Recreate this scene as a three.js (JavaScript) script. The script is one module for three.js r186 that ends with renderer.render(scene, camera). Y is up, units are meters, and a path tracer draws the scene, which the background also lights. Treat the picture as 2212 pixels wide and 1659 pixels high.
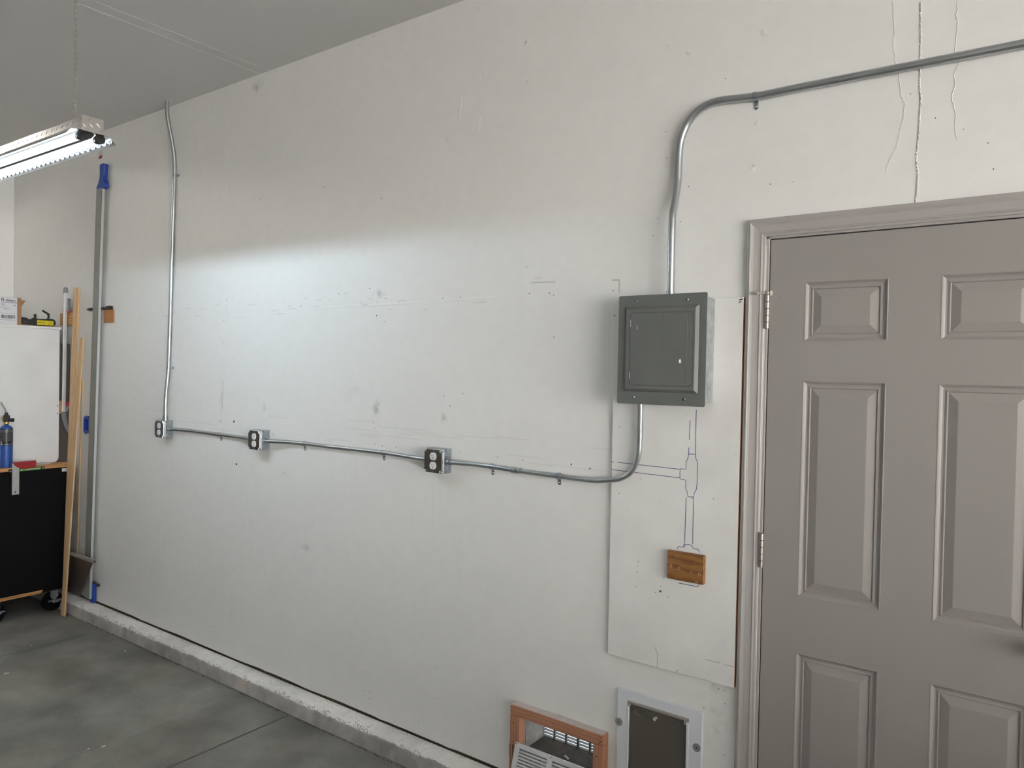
import * as THREE from 'three';
import { mergeGeometries } from 'three/addons/utils/BufferGeometryUtils.js';
import { RoundedBoxGeometry } from 'three/addons/geometries/RoundedBoxGeometry.js';
import { RectAreaLightUniformsLib } from 'three/addons/lights/RectAreaLightUniformsLib.js';

// ---------------------------------------------------------------- camera, sky, sun, exposure
const scene = new THREE.Scene();
const camera = new THREE.PerspectiveCamera(2 * Math.atan(829.5 / 1600) * 180 / Math.PI, 2212 / 1659, 0.05, 200);
camera.position.set(0.725, 1.6033, 2.3714);
camera.rotation.order = 'YXZ';
camera.rotation.set(-0.01725, 0.62896, 0.01919);

scene.background = new THREE.Color(0.78, 0.90, 1.0);
scene.backgroundIntensity = 2.6;
RectAreaLightUniformsLib.init();

const sun = new THREE.DirectionalLight(new THREE.Color(1.0, 0.965, 0.945), 62);
sun.position.set(6, 11, 9);
sun.target.position.set(12, 0, 3);
sun.castShadow = true;
sun.shadow.mapSize.set(2048, 2048);
Object.assign(sun.shadow.camera, { left: -18, right: 18, top: 18, bottom: -18, near: 0.5, far: 60 });
scene.add(sun, sun.target);

const renderer = new THREE.WebGLRenderer({ antialias: true });
renderer.toneMapping = THREE.LinearToneMapping;
renderer.toneMappingExposure = 1.66;
renderer.shadowMap.enabled = true;

// ---------------------------------------------------------------- helpers
let seed = 7;
const rnd = () => { seed = (seed + 0x6d2b79f5) | 0; let t = Math.imul(seed ^ (seed >>> 15), 1 | seed); t = (t + Math.imul(t ^ (t >>> 7), 61 | t)) ^ t; return ((t ^ (t >>> 14)) >>> 0) / 4294967296; };
const rr = (a, b) => a + (b - a) * rnd();
const V = (x, y, z) => new THREE.Vector3(x, y, z);
const lin = (r, g, b) => new THREE.Color().setRGB(r, g, b);

const used = new Map();
function numbered(name) {
  const n = used.get(name) ?? 0;
  used.set(name, n + 1);
  return n ? `${name}_${String(n).padStart(3, '0')}` : name;
}
function lit(o) { o.castShadow = true; o.receiveShadow = true; return o; }
function part(name, geo, m, parent, label) {
  const o = lit(new THREE.Mesh(geo, m));
  o.name = name;
  if (label) o.userData.label = label;
  parent.add(o);
  return o;
}
function each(name, geos, m, parent, label) { return geos.map((g) => part(name, g, m, parent, label)); }
function thing(name, label, category, group) {
  const o = new THREE.Group();
  o.name = numbered(name);
  o.userData = { label, category };
  if (group) o.userData.group = group;
  scene.add(o);
  return o;
}
function structure(name, label, category) {
  const o = new THREE.Group();
  o.name = name;
  o.userData = { kind: 'structure', label, category };
  scene.add(o);
  return o;
}
const plain = (g) => { const n = g.index ? g.toNonIndexed() : g; for (const k of Object.keys(n.attributes)) if (!['position', 'normal', 'uv'].includes(k)) n.deleteAttribute(k); return n; };
const merge = (list) => mergeGeometries(list.map(plain));
// texture coordinates in metres, by the side that a triangle mostly faces
function metres(g0, along = 'x') {
  const g = plain(g0), p = g.attributes.position, uv = new Float32Array(p.count * 2), a = V(), b = V(), c = V(), n = V();
  for (let i = 0; i < p.count; i += 3) {
    a.fromBufferAttribute(p, i); b.fromBufferAttribute(p, i + 1); c.fromBufferAttribute(p, i + 2);
    n.copy(b).sub(a).cross(c.clone().sub(a));
    const x = Math.abs(n.x), y = Math.abs(n.y), z = Math.abs(n.z);
    [a, b, c].forEach((v, k) => {
      let s, t;
      if (x >= y && x >= z) [s, t] = [v.z, v.y]; else if (y >= z) [s, t] = [v.x, v.z]; else [s, t] = [v.x, v.y];
      if (along === 'y') { if (y >= x && y >= z) [s, t] = [t, s]; else [s, t] = [t, s]; }
      if (along === 'z' && y >= x && y >= z) [s, t] = [t, s];
      uv[(i + k) * 2] = s; uv[(i + k) * 2 + 1] = t;
    });
  }
  g.setAttribute('uv', new THREE.BufferAttribute(uv, 2));
  return g;
}
// a box from low corner to high corner, with its edges eased
function box(x0, x1, y0, y1, z0, z1, r = 0, along) {
  const w = Math.abs(x1 - x0), h = Math.abs(y1 - y0), d = Math.abs(z1 - z0);
  const g = r ? new RoundedBoxGeometry(w, h, d, 2, Math.min(r, w * 0.49, h * 0.49, d * 0.49)) : new THREE.BoxGeometry(w, h, d);
  g.translate((x0 + x1) / 2, (y0 + y1) / 2, (z0 + z1) / 2);
  return metres(g, along);
}
function cyl(r, h, seg = 20, r2 = r) { return new THREE.CylinderGeometry(r2, r, h, seg); }
const turned = (g, ax, an) => { if (ax === 'x') g.rotateX(an); if (ax === 'y') g.rotateY(an); if (ax === 'z') g.rotateZ(an); return g; };
const at = (g, x, y, z) => g.translate(x, y, z);
// disc-shaped cylinder whose axis points along z or x
const discZ = (r, h, x, y, z, seg = 20) => at(turned(cyl(r, h, seg), 'x', Math.PI / 2), x, y, z);
const discX = (r, h, x, y, z, seg = 20) => at(turned(cyl(r, h, seg), 'z', Math.PI / 2), x, y, z);
const pipe = (pts, r, n, seg = 16, tension = 0.5) => new THREE.TubeGeometry(new THREE.CatmullRomCurve3(pts.map((p) => V(...p)), false, 'centripetal', tension), n, r, seg, false);
function extruded(shape, depth, bevel = 0, curve = 12) {
  return new THREE.ExtrudeGeometry(shape, { depth: depth - 2 * bevel, bevelEnabled: bevel > 0, bevelThickness: bevel, bevelSize: bevel, bevelOffset: -bevel, bevelSegments: 2, curveSegments: curve }).translate(0, 0, bevel);
}
function roundedRect(x0, x1, y0, y1, r) {
  const s = new THREE.Shape(), q = Array.isArray(r) ? r : [r, r, r, r];      // bottom left, bottom right, top right, top left
  s.moveTo(x0 + q[0], y0); s.lineTo(x1 - q[1], y0); if (q[1]) s.absarc(x1 - q[1], y0 + q[1], q[1], -Math.PI / 2, 0);
  s.lineTo(x1, y1 - q[2]); if (q[2]) s.absarc(x1 - q[2], y1 - q[2], q[2], 0, Math.PI / 2);
  s.lineTo(x0 + q[3], y1); if (q[3]) s.absarc(x0 + q[3], y1 - q[3], q[3], Math.PI / 2, Math.PI);
  s.lineTo(x0, y0 + q[0]); if (q[0]) s.absarc(x0 + q[0], y0 + q[0], q[0], Math.PI, 1.5 * Math.PI);
  return s;
}
const poly = (pts) => { const s = new THREE.Shape(); pts.forEach(([x, y], i) => (i ? s.lineTo(x, y) : s.moveTo(x, y))); s.closePath(); return s; };
// a flat ribbon of ink or paint along a line in the plane z
function ribbon(pts, w, z) {
  const pos = [], nor = [], uv = [], idx = [], n = pts.length;
  for (let i = 0; i < n; i++) {
    const [ax, ay] = pts[Math.max(0, i - 1)], [bx, by] = pts[Math.min(n - 1, i + 1)], l = Math.hypot(bx - ax, by - ay) || 1, dx = -(by - ay) / l * w / 2, dy = (bx - ax) / l * w / 2;
    pos.push(pts[i][0] + dx, pts[i][1] + dy, z, pts[i][0] - dx, pts[i][1] - dy, z); nor.push(0, 0, 1, 0, 0, 1); uv.push(0, i, 1, i);
    if (i) idx.push(2 * i - 2, 2 * i - 1, 2 * i, 2 * i - 1, 2 * i + 1, 2 * i);
  }
  const g = new THREE.BufferGeometry();
  g.setAttribute('position', new THREE.Float32BufferAttribute(pos, 3)); g.setAttribute('normal', new THREE.Float32BufferAttribute(nor, 3)); g.setAttribute('uv', new THREE.Float32BufferAttribute(uv, 2)); g.setIndex(idx);
  return g;
}

// positions measured on the wall: x, y in metres, size in millimetres
const WALL_HOLES=[[-4.172,2.512,2.2],[-3.869,2.484,2.2],[-3.359,2.484,2.2],[-2.654,2.48,2.2],[-2.148,2.478,2.2],[-1.751,2.375,2.2],[-3.914,1.981,2.2],[-3.77,1.909,2.2],[-4.188,1.839,2.2],[-2.953,1.968,2.2],[-2.895,1.972,2.2],[-2.409,1.91,2.2],[-2.314,1.908,2.2],[-2.283,1.946,2.2],[-2.031,1.957,2.2],[-1.873,1.909,2.2],[-1.714,1.92,2.2],[-1.77,1.907,2.2],[-1.718,1.817,2.2],[-1.373,1.908,2.2],[-1.274,1.907,2.2],[-0.925,1.906,2.2],[-0.831,1.904,2.2],[-0.812,1.896,2.2],[-0.808,1.736,2.2],[-0.941,2.012,2.2],[-3.968,1.454,2.2],[-4.218,1.348,2.2],[-2.975,1.851,2.2],[-2.975,1.733,2.2],[-2.829,1.303,2.2],[-2.31,1.232,2.2],[-2.252,1.23,2.2],[-2.427,1.06,2.2],[-1.779,1.354,2.2],[-1.773,1.33,2.2],[-1.768,1.259,2.2],[-1.722,1.254,2.2],[-1.635,1.254,2.2],[-1.355,1.492,2.2],[-1.321,1.451,2.2],[-1.262,1.258,2.2],[-1.064,1.258,2.2],[-0.941,1.256,2.2],[-1.251,1.506,2.2],[-2.95,1.91,2.2],[-1.819,1.971,3],[-0.55,1.81,3],[-1.772,1.845,3],[-2.52,1.252,3],[-0.719,1.259,3],[-0.638,1.251,3],[-2.999,1.295,3],[-2.868,1.3,6.5],[-2.84,1.07,6.5],[-0.366,2.436,1.6],[-0.161,2.573,1.6],[-0.361,2.345,1.6],[-0.388,2.141,1.6],[-0.406,2.084,1.6],[-0.28,2.237,1.6],[0.063,2.207,1.6],[-0.306,2.122,1.6],[-0.007,2.209,1.6],[0.381,2.413,1.6],[0.445,2.333,1.6],[0.513,2.29,1.6],[0.571,2.243,1.6],[0.585,2.171,1.6],[-2.422,1.061,2],[-3.912,0.811,2],[-2.982,0.702,2],[-3.027,0.64,2],[-2.194,0.839,2],[-2.854,0.491,2],[-2.571,0.509,2],[-3.03,0.141,2],[-3.026,0.196,2],[-1.817,0.107,2],[-1.776,0.111,2],[-1.777,0.081,2],[-1.913,0.02,2],[-1.861,0.019,2],[-1.615,0.022,2],[-1.468,0.065,2],[-0.153,0.581,1.6],[-0.134,0.57,1.6],[-0.116,0.57,1.6],[-0.112,0.528,1.6],[-0.183,0.494,1.6],[-0.11,0.357,1.6],[-0.557,1.9,2.2],[-0.55,1.81,2.2],[-0.549,1.846,2.2],[-0.545,1.842,2.2],[-1.818,3.123,2],[-1.792,2.508,2],[-1.75,2.375,2],[-2.15,2.478,2]];
const BOARD_HOLES=[[-0.426,0.946,1.6],[-0.43,0.93,1.6],[-0.431,0.909,1.6],[-0.33,0.906,1.6],[-0.433,0.856,1.6],[-0.341,0.874,1.6],[-0.513,1.412,1.6],[-0.507,1.176,1.6],[-0.427,1.236,1.6],[-0.162,1.197,1.6],[-0.36,0.85,1.6],[-0.312,0.843,1.6],[-0.342,0.857,4],[-0.275,0.599,2.2]];
const CRACKS={"seam":[[0.4005,2.666],[0.4023,2.5942],[0.4043,2.4318],[0.4077,2.3835],[0.4053,2.3076],[0.4014,2.2126],[0.4063,2.1879],[0.402,2.1047]],"left":[[0.3288,2.6858],[0.3328,2.612],[0.3369,2.5382],[0.3397,2.5133],[0.3518,2.467],[0.3551,2.4228],[0.3669,2.3867],[0.3636,2.3439],[0.3559,2.3066],[0.3503,2.2687],[0.3356,2.2418],[0.3235,2.1948]],"right":[[0.4898,2.6415],[0.4908,2.5716],[0.4903,2.5439],[0.4892,2.507],[0.498,2.4771],[0.4888,2.4467],[0.4893,2.4233],[0.4841,2.3918],[0.4868,2.3633],[0.494,2.32],[0.4974,2.2635]]};
const SCRATCHES=[[[-1.2868,2.7383],[-1.295,2.6516]],[[-1.2165,2.7677],[-1.2193,2.7478]],[[-1.1858,2.6391],[-1.1909,2.5789]],[[-1.7688,2.9964],[-1.7681,2.9651]],[[-0.9807,2.7795],[-0.9808,2.7575]],[[-1.4004,3.0877],[-1.3987,3.0767]],[[-1.2245,2.6001],[-1.2222,2.5868]],[[-1.2893,2.5517],[-1.2903,2.5389]]];
const CHIPS=[[-1.1995,3.0799,4],[-1.1703,2.8108,4],[-0.9507,2.7267,4],[-1.3604,2.5819,8],[-0.9645,2.4272,6],[-1.6021,3.0834,8],[-0.9605,2.8868,7],[-0.062,2.2706,9],[-0.0402,2.6965,7],[-0.0546,2.4097,5],[-0.3646,2.7293,7],[-0.2898,2.6857,5],[-2.5904,0.4253,7],[-2.5244,0.4449,5],[-1.365,0.2104,8],[-1.3716,0.3345,6],[-1.8019,0.2052,6],[-3.5911,0.4762,6],[-3.0341,0.3387,7]];
const MARKER=[[[-0.2279,1.4867],[-0.2277,1.3392]],[[-0.2485,1.4495],[-0.2495,1.3848]],[[-0.2506,1.3592],[-0.2514,1.3372]],[[-0.2514,1.3372],[-0.2264,1.3385]],[[-0.2514,1.3372],[-0.2532,1.3226],[-0.2594,1.3097],[-0.2601,1.2848],[-0.2785,1.2852],[-0.2805,1.2746],[-0.2804,1.2559],[-0.2777,1.25],[-0.2592,1.2485],[-0.2585,1.2209],[-0.2525,1.2071],[-0.2509,1.1936],[-0.2293,1.1953],[-0.2288,1.2077],[-0.2214,1.2208],[-0.2193,1.2395],[-0.219,1.2641],[-0.2194,1.3132],[-0.2261,1.325],[-0.2277,1.3392]],[[-0.2565,1.1901],[-0.258,1.02]],[[-0.2306,1.1931],[-0.2297,1.0368]],[[-0.5425,1.2862],[-0.5326,1.2853]],[[-0.5163,1.2859],[-0.2807,1.2829]],[[-0.5418,1.2576],[-0.2799,1.2539]],[[-0.2353,1.1946],[-0.2352,1.1884]],[[-0.2832,1.0129],[-0.2829,1.0167],[-0.2801,1.0204],[-0.2775,1.0216],[-0.271,1.021],[-0.2626,1.0211]],[[-0.2623,1.0239],[-0.2615,1.028],[-0.2589,1.0306],[-0.2429,1.0333],[-0.2352,1.0318],[-0.2313,1.0305],[-0.2279,1.0216],[-0.2121,1.0229],[-0.2083,1.0205],[-0.2063,1.0159],[-0.2062,1.0123]],[[-0.2745,0.8973],[-0.2576,0.8977],[-0.223,0.8976],[-0.2128,0.8965],[-0.2084,0.8979],[-0.2059,0.9008],[-0.2057,0.9045]]];
const BOARD_CRACKS=[[[-0.1777,0.662],[-0.1247,0.6622]],[[-0.1135,0.6606],[-0.0796,0.6618]],[[-0.3555,0.66],[-0.3532,0.6509],[-0.3466,0.637],[-0.3476,0.5935]]];

// ---------------------------------------------------------------- noise and textures
const hash = (x, y, s) => { let h = Math.imul(x, 374761393) ^ Math.imul(y, 668265263) ^ Math.imul(s, 974634533); h = Math.imul(h ^ (h >>> 13), 1274126177); return ((h ^ (h >>> 16)) >>> 0) / 4294967296; };
function noise(x, y, period, s) {           // value noise that repeats after «period» cells
  const ix = Math.floor(x), iy = Math.floor(y), fx = x - ix, fy = y - iy, u = fx * fx * (3 - 2 * fx), v = fy * fy * (3 - 2 * fy), m = (k) => ((k % period) + period) % period;
  const a = hash(m(ix), m(iy), s), b = hash(m(ix + 1), m(iy), s), c = hash(m(ix), m(iy + 1), s), d = hash(m(ix + 1), m(iy + 1), s);
  return a + (b - a) * u + (c - a) * v + (a - b - c + d) * u * v;
}
function fbm(x, y, cells, oct, s) { let sum = 0, amp = 0.5, k = cells; for (let i = 0; i < oct; i++, k *= 2, amp *= 0.5) sum += amp * noise(x * k, y * k, k, s + i); return sum; }
function dataTexture(n, f, srgb, m = n) {
  const d = new Uint8Array(n * m * 4);
  for (let y = 0; y < m; y++) for (let x = 0; x < n; x++) { const c = f(x / n, y / m, x, y), o = (y * n + x) * 4; for (let k = 0; k < 3; k++) d[o + k] = Math.max(0, Math.min(255, 255 * (Array.isArray(c) ? c[k] : c))); d[o + 3] = 255; }
  const t = new THREE.DataTexture(d, n, m);
  t.wrapS = t.wrapT = THREE.RepeatWrapping; t.magFilter = THREE.LinearFilter; t.minFilter = THREE.LinearMipmapLinearFilter; t.generateMipmaps = true; t.needsUpdate = true;
  if (srgb) t.colorSpace = THREE.SRGBColorSpace;
  return t;
}
const sized = (t, w, h = w, ox = 0, oy = 0) => { const c = t.clone(); c.repeat.set(1 / w, 1 / h); c.offset.set(ox, oy); c.needsUpdate = true; return c; };
function painted(w, h, draw, srgb = true) {
  const c = document.createElement('canvas'); c.width = w; c.height = h;
  draw(c.getContext('2d'), w, h);
  const t = new THREE.CanvasTexture(c);
  if (srgb) t.colorSpace = THREE.SRGBColorSpace;
  t.magFilter = THREE.LinearFilter;
  return t;
}

const concreteTex = dataTexture(1024, (u, v) => {
  const big = fbm(u, v, 3, 5, 11), mid = fbm(u, v, 14, 4, 29), grain = hash(Math.floor(u * 1024), Math.floor(v * 1024), 3), streak = fbm(u * 0.5, v, 10, 4, 51);
  let g = 0.515 + 0.30 * (big - 0.48) + 0.20 * (mid - 0.48) + 0.07 * (grain - 0.5) + 0.16 * (streak - 0.48);
  const warm = 0.035 * (fbm(u, v, 5, 3, 71) - 0.45);
  return [g + warm + 0.014, g + 0.003, g - warm - 0.024];
}, true);
const concreteBump = dataTexture(512, (u, v) => 0.5 + 0.5 * (fbm(u, v, 16, 5, 83) - 0.48) + 0.12 * (hash(Math.floor(u * 512), Math.floor(v * 512), 9) - 0.5));
const curbTex = dataTexture(1024, (u, v) => {
  const big = fbm(u, v, 4, 5, 131), mid = fbm(u, v, 20, 4, 137), fine = fbm(u, v, 60, 3, 141), pit = fbm(u, v, 90, 2, 149);
  let g = 0.70 + 0.22 * (big - 0.48) + 0.16 * (mid - 0.48) + 0.10 * (fine - 0.45);
  const speck = pit > 0.56 && mid > 0.47 ? 0.30 : 0;
  const rust = Math.max(0, big - 0.56) * Math.max(0, mid - 0.46) * 3;
  g -= speck;
  return [g + 0.4 * rust, g - 0.012 - 0.1 * rust, g - 0.03 - 0.4 * rust];
}, true);
// the curb's own map: u along the wall, v across it from the wall over the worn edge to the floor; black scuffs of tyre and dirt lie along the edge
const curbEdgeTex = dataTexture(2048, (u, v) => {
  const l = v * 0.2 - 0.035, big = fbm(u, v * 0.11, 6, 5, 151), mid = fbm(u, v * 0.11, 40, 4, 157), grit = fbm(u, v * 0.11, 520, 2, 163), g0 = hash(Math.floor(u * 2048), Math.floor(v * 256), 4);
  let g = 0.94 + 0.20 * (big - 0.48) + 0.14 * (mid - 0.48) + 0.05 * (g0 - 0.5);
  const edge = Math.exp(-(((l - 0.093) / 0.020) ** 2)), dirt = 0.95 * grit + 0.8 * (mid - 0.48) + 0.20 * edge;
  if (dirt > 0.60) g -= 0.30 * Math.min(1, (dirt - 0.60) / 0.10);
  if (l > 0.098 + 0.022 * (mid - 0.48) + 0.012 * (grit - 0.4)) g = 0.67 + 0.22 * (big - 0.48) + 0.16 * (mid - 0.48) + 0.05 * (g0 - 0.5);   // bare concrete below the whitewashed top, with the face's shade painted in too
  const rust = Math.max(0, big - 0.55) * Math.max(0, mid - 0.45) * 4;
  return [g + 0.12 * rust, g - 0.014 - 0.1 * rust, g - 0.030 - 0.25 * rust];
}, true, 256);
const orangePeel = dataTexture(512, (u, v) => 0.5 + 0.35 * (fbm(u, v, 40, 3, 211) - 0.45) + 0.25 * (fbm(u, v, 8, 3, 219) - 0.45));
const galvTex = dataTexture(512, (u, v) => { const s = 0.80 + 0.22 * (fbm(u, v, 24, 3, 301) - 0.45) + 0.10 * (fbm(u, v * 0.2, 8, 3, 307) - 0.45); return [s * 0.985, s, s * 1.01]; }, true);
const galvRough = dataTexture(256, (u, v) => 0.34 + 0.25 * (fbm(u, v, 18, 4, 311) - 0.3));
const grainTex = (r, g, b, depth, k, s) => dataTexture(512, (u, v) => {          // wood; the grain runs along u
  const bend = 0.5 * fbm(u, v, 3, 3, s), rings = 0.5 + 0.5 * Math.sin((v * k + bend * 3) * 2 * Math.PI), fib = fbm(u * 0.25, v, 64, 3, s + 5), w = 1 - depth * (0.6 * rings * rings + 0.8 * (fib - 0.3));
  return [r * w, g * w * (1 - 0.05 * rings), b * w * (1 - 0.1 * rings)];
}, true);
const pineTex = grainTex(0.88, 0.75, 0.58, 0.20, 7, 401), cedarTex = grainTex(0.60, 0.415, 0.23, 0.30, 4, 421), plyTex = grainTex(0.80, 0.60, 0.38, 0.26, 6, 441), redwoodTex = grainTex(0.74, 0.535, 0.425, 0.15, 8, 461);
const scuffTex = dataTexture(512, (u, v) => { const s = 0.96 + 0.07 * (fbm(u, v, 6, 4, 501) - 0.45) - (fbm(u, v, 50, 2, 507) > 0.64 ? 0.015 : 0); return [s, s, s]; }, true);

const std = (o) => new THREE.MeshStandardMaterial(o), phys = (o) => new THREE.MeshPhysicalMaterial(o);
const M = {
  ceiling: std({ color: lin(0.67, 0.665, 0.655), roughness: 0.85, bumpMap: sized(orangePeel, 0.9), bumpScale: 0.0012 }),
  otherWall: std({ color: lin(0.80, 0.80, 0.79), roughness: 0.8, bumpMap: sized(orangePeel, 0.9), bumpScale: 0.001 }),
  floor: std({ map: sized(concreteTex, 2.6), roughness: 0.72, bumpMap: sized(concreteBump, 0.8), bumpScale: 0.0025 }),
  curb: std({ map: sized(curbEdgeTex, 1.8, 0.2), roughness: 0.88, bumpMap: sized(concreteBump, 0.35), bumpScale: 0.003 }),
  dark: std({ color: lin(0.012, 0.011, 0.010), roughness: 0.9 }),
  galv: std({ color: lin(0.76, 0.775, 0.77), map: sized(galvTex, 0.4), metalness: 0.92, roughness: 0.33 }),
  zinc: std({ color: lin(0.62, 0.66, 0.69), map: sized(galvTex, 0.12), metalness: 0.9, roughness: 0.34 }),
  chrome: std({ color: lin(0.78, 0.79, 0.80), metalness: 1, roughness: 0.14 }),
  plate: std({ color: lin(0.58, 0.60, 0.60), metalness: 1, roughness: 0.17 }),
  nickel: std({ color: lin(0.44, 0.41, 0.37), metalness: 1, roughness: 0.42 }),
  panelGrey: std({ color: lin(0.150, 0.160, 0.150), map: sized(scuffTex, 0.5), roughness: 0.48 }),
  doorGrey: std({ color: lin(0.312, 0.290, 0.276), roughness: 0.46, bumpMap: sized(orangePeel, 0.5), bumpScale: 0.0005 }),
  trimGrey: std({ color: lin(0.400, 0.375, 0.360), roughness: 0.40 }),
  ivory: std({ color: lin(0.82, 0.82, 0.84), roughness: 0.35 }),
  black: std({ color: lin(0.012, 0.012, 0.014), roughness: 0.45 }),
  blackPaint: phys({ color: lin(0.0035, 0.0035, 0.0042), roughness: 0.6, specularIntensity: 0.25 }),
  rubber: phys({ color: lin(0.004, 0.004, 0.0045), roughness: 0.8, specularIntensity: 0.25 }),
  ink: std({ color: lin(0.020, 0.032, 0.19), roughness: 0.7 }),
  hole: std({ color: lin(0.035, 0.028, 0.024), roughness: 1 }),
  pine: std({ map: sized(pineTex, 0.9, 0.07), roughness: 0.62 }),
  ply: std({ map: sized(plyTex, 0.7, 0.12), roughness: 0.6 }),
  cedar: std({ map: sized(cedarTex, 0.30, 0.115, 0.1, 0.35), roughness: 0.52 }),
  redwood: std({ map: sized(redwoodTex, 0.6, 0.10), roughness: 0.66 }),
  rawEdge: std({ color: lin(0.40, 0.17, 0.075), roughness: 0.75 }),
  whiteMetal: std({ color: lin(0.74, 0.75, 0.75), roughness: 0.42, map: sized(scuffTex, 0.3) }),
  petFrame: std({ color: lin(0.70, 0.72, 0.77), roughness: 0.40 }),
  flap: phys({ color: lin(0.105, 0.095, 0.080), roughness: 0.32, clearcoat: 0.3, clearcoatRoughness: 0.3 }),
  greyPlastic: std({ color: lin(0.22, 0.23, 0.23), roughness: 0.5 }),
  laminate: std({ color: lin(0.82, 0.825, 0.825), map: sized(scuffTex, 0.8), roughness: 0.5 }),
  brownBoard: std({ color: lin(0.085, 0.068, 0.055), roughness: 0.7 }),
  bluePlastic: std({ color: lin(0.012, 0.055, 0.33), roughness: 0.38 }),
  red: std({ color: lin(0.34, 0.012, 0.018), roughness: 0.42 }),
  clampGrey: std({ color: lin(0.20, 0.21, 0.23), roughness: 0.45 }),
  alu: std({ color: lin(0.72, 0.73, 0.74), metalness: 0.8, roughness: 0.34 }),
  levelGrey: std({ color: lin(0.27, 0.28, 0.255), roughness: 0.5, map: sized(scuffTex, 0.4) }),
  cardboard: std({ color: lin(0.36, 0.21, 0.115), roughness: 0.85 }),
  brass: std({ color: lin(0.72, 0.50, 0.19), metalness: 1, roughness: 0.3 }),
  tubeGlow: std({ color: lin(0.9, 0.9, 0.9), emissive: lin(0.86, 0.97, 1.0), emissiveIntensity: 0.64, roughness: 0.3 }),
};

// ---------------------------------------------------------------- the room
const XL = -5.80, XR = 5.6, ZF = 6.4, CEIL = 3.138, FLOOR = -0.08;
const DOOR_W = 0.811, DOOR_H = 2.032;

// wall with the door: texture of the paint, its smudges, pencil lines and filled joints, 6.8 m wide
const TW = 2048, TH = 945, ox = (x) => (x + 5.8) / 6.8 * TW, oy = (y) => (1 - y / CEIL) * TH, sc = TW / 6.8;
const wallPaint = painted(TW, TH, (g) => {
  const img = g.createImageData(TW, TH);
  for (let y = 0; y < TH; y++) for (let x = 0; x < TW; x++) {
    const n = fbm(x / TW, y / TH, 5, 4, 601), f = fbm(x / TW * 2, y / TH, 90, 2, 607), o = (y * TW + x) * 4, s = 232 + 8 * (n - 0.47) + 5 * (f - 0.4);
    img.data[o] = s; img.data[o + 1] = s - 0.5; img.data[o + 2] = s - 3.5; img.data[o + 3] = 255;
  }
  g.putImageData(img, 0, 0);
  const blot = (x, y, rx, ry, col, n) => { for (let i = 0; i < n; i++) { g.fillStyle = col; g.beginPath(); g.ellipse(ox(x + rr(-1, 1) * rr(0, rx)), oy(y + rr(-1, 1) * rr(0, ry)), rr(1, 5), rr(1, 6), rr(0, 3), 0, 7); g.fill(); } };
  blot(-1.92, 1.50, 0.09, 0.10, 'rgba(196,184,172,0.03)', 60);       // brown smear
  blot(-1.767, 1.42, 0.03, 0.04, 'rgba(120,122,122,0.028)', 45);      // grey scuff
  blot(-1.355, 1.40, 0.02, 0.02, 'rgba(120,115,110,0.03)', 18);
  blot(-2.60, 1.388, 0.02, 0.03, 'rgba(130,128,122,0.03)', 16);
  blot(-1.755, 1.947, 0.05, 0.02, 'rgba(120,115,110,0.03)', 22);
  blot(-2.243, 0.709, 0.07, 0.04, 'rgba(150,148,140,0.03)', 40);
  blot(-2.99, 1.42, 0.02, 0.25, 'rgba(130,132,136,0.018)', 60);
  blot(-2.70, 3.08, 0.06, 0.05, 'rgba(90,86,80,0.05)', 22);
  blot(-0.14, 0.50, 0.06, 0.30, 'rgba(150,136,126,0.035)', 50);
  const line = (pts, col, w) => { g.strokeStyle = col; g.lineWidth = w; g.beginPath(); pts.forEach(([x, y], i) => (i ? g.lineTo(ox(x), oy(y)) : g.moveTo(ox(x), oy(y)))); g.stroke(); };
  line([[-0.921, 1.949], [-0.805, 1.9456]], 'rgba(110,106,100,0.4)', 1.0);
  line([[-0.564, 1.9385], [-0.534, 1.9377], [-0.5336, 1.891]], 'rgba(100,96,92,0.5)', 1.0);
  line([[-2.975, 1.52], [-2.978, 1.36]], 'rgba(110,114,120,0.5)', 1.0);
  for (let i = 0; i < 26; i++) { const x = rr(-3.9, -0.6), y = rr(1.24, 1.36), l = rr(0.05, 0.35); line([[x, y], [x + l, y + rr(-0.004, 0.004)]], 'rgba(130,128,124,0.13)', 1); }
  for (let i = 0; i < 30; i++) { const x = rr(-4.0, -0.6), y = rr(1.86, 1.97); line([[x, y], [x + rr(0.01, 0.08), y + rr(-0.003, 0.003)]], 'rgba(115,110,104,0.16)', 1); }
  for (let i = 0; i < 40; i++) { const x = rr(-3.9, -0.7), y = rr(0.05, 1.1), l = rr(0.05, 0.3); line([[x, y], [x + rr(-0.004, 0.004), y + l]], 'rgba(150,150,150,0.06)', 1); }
});
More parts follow.
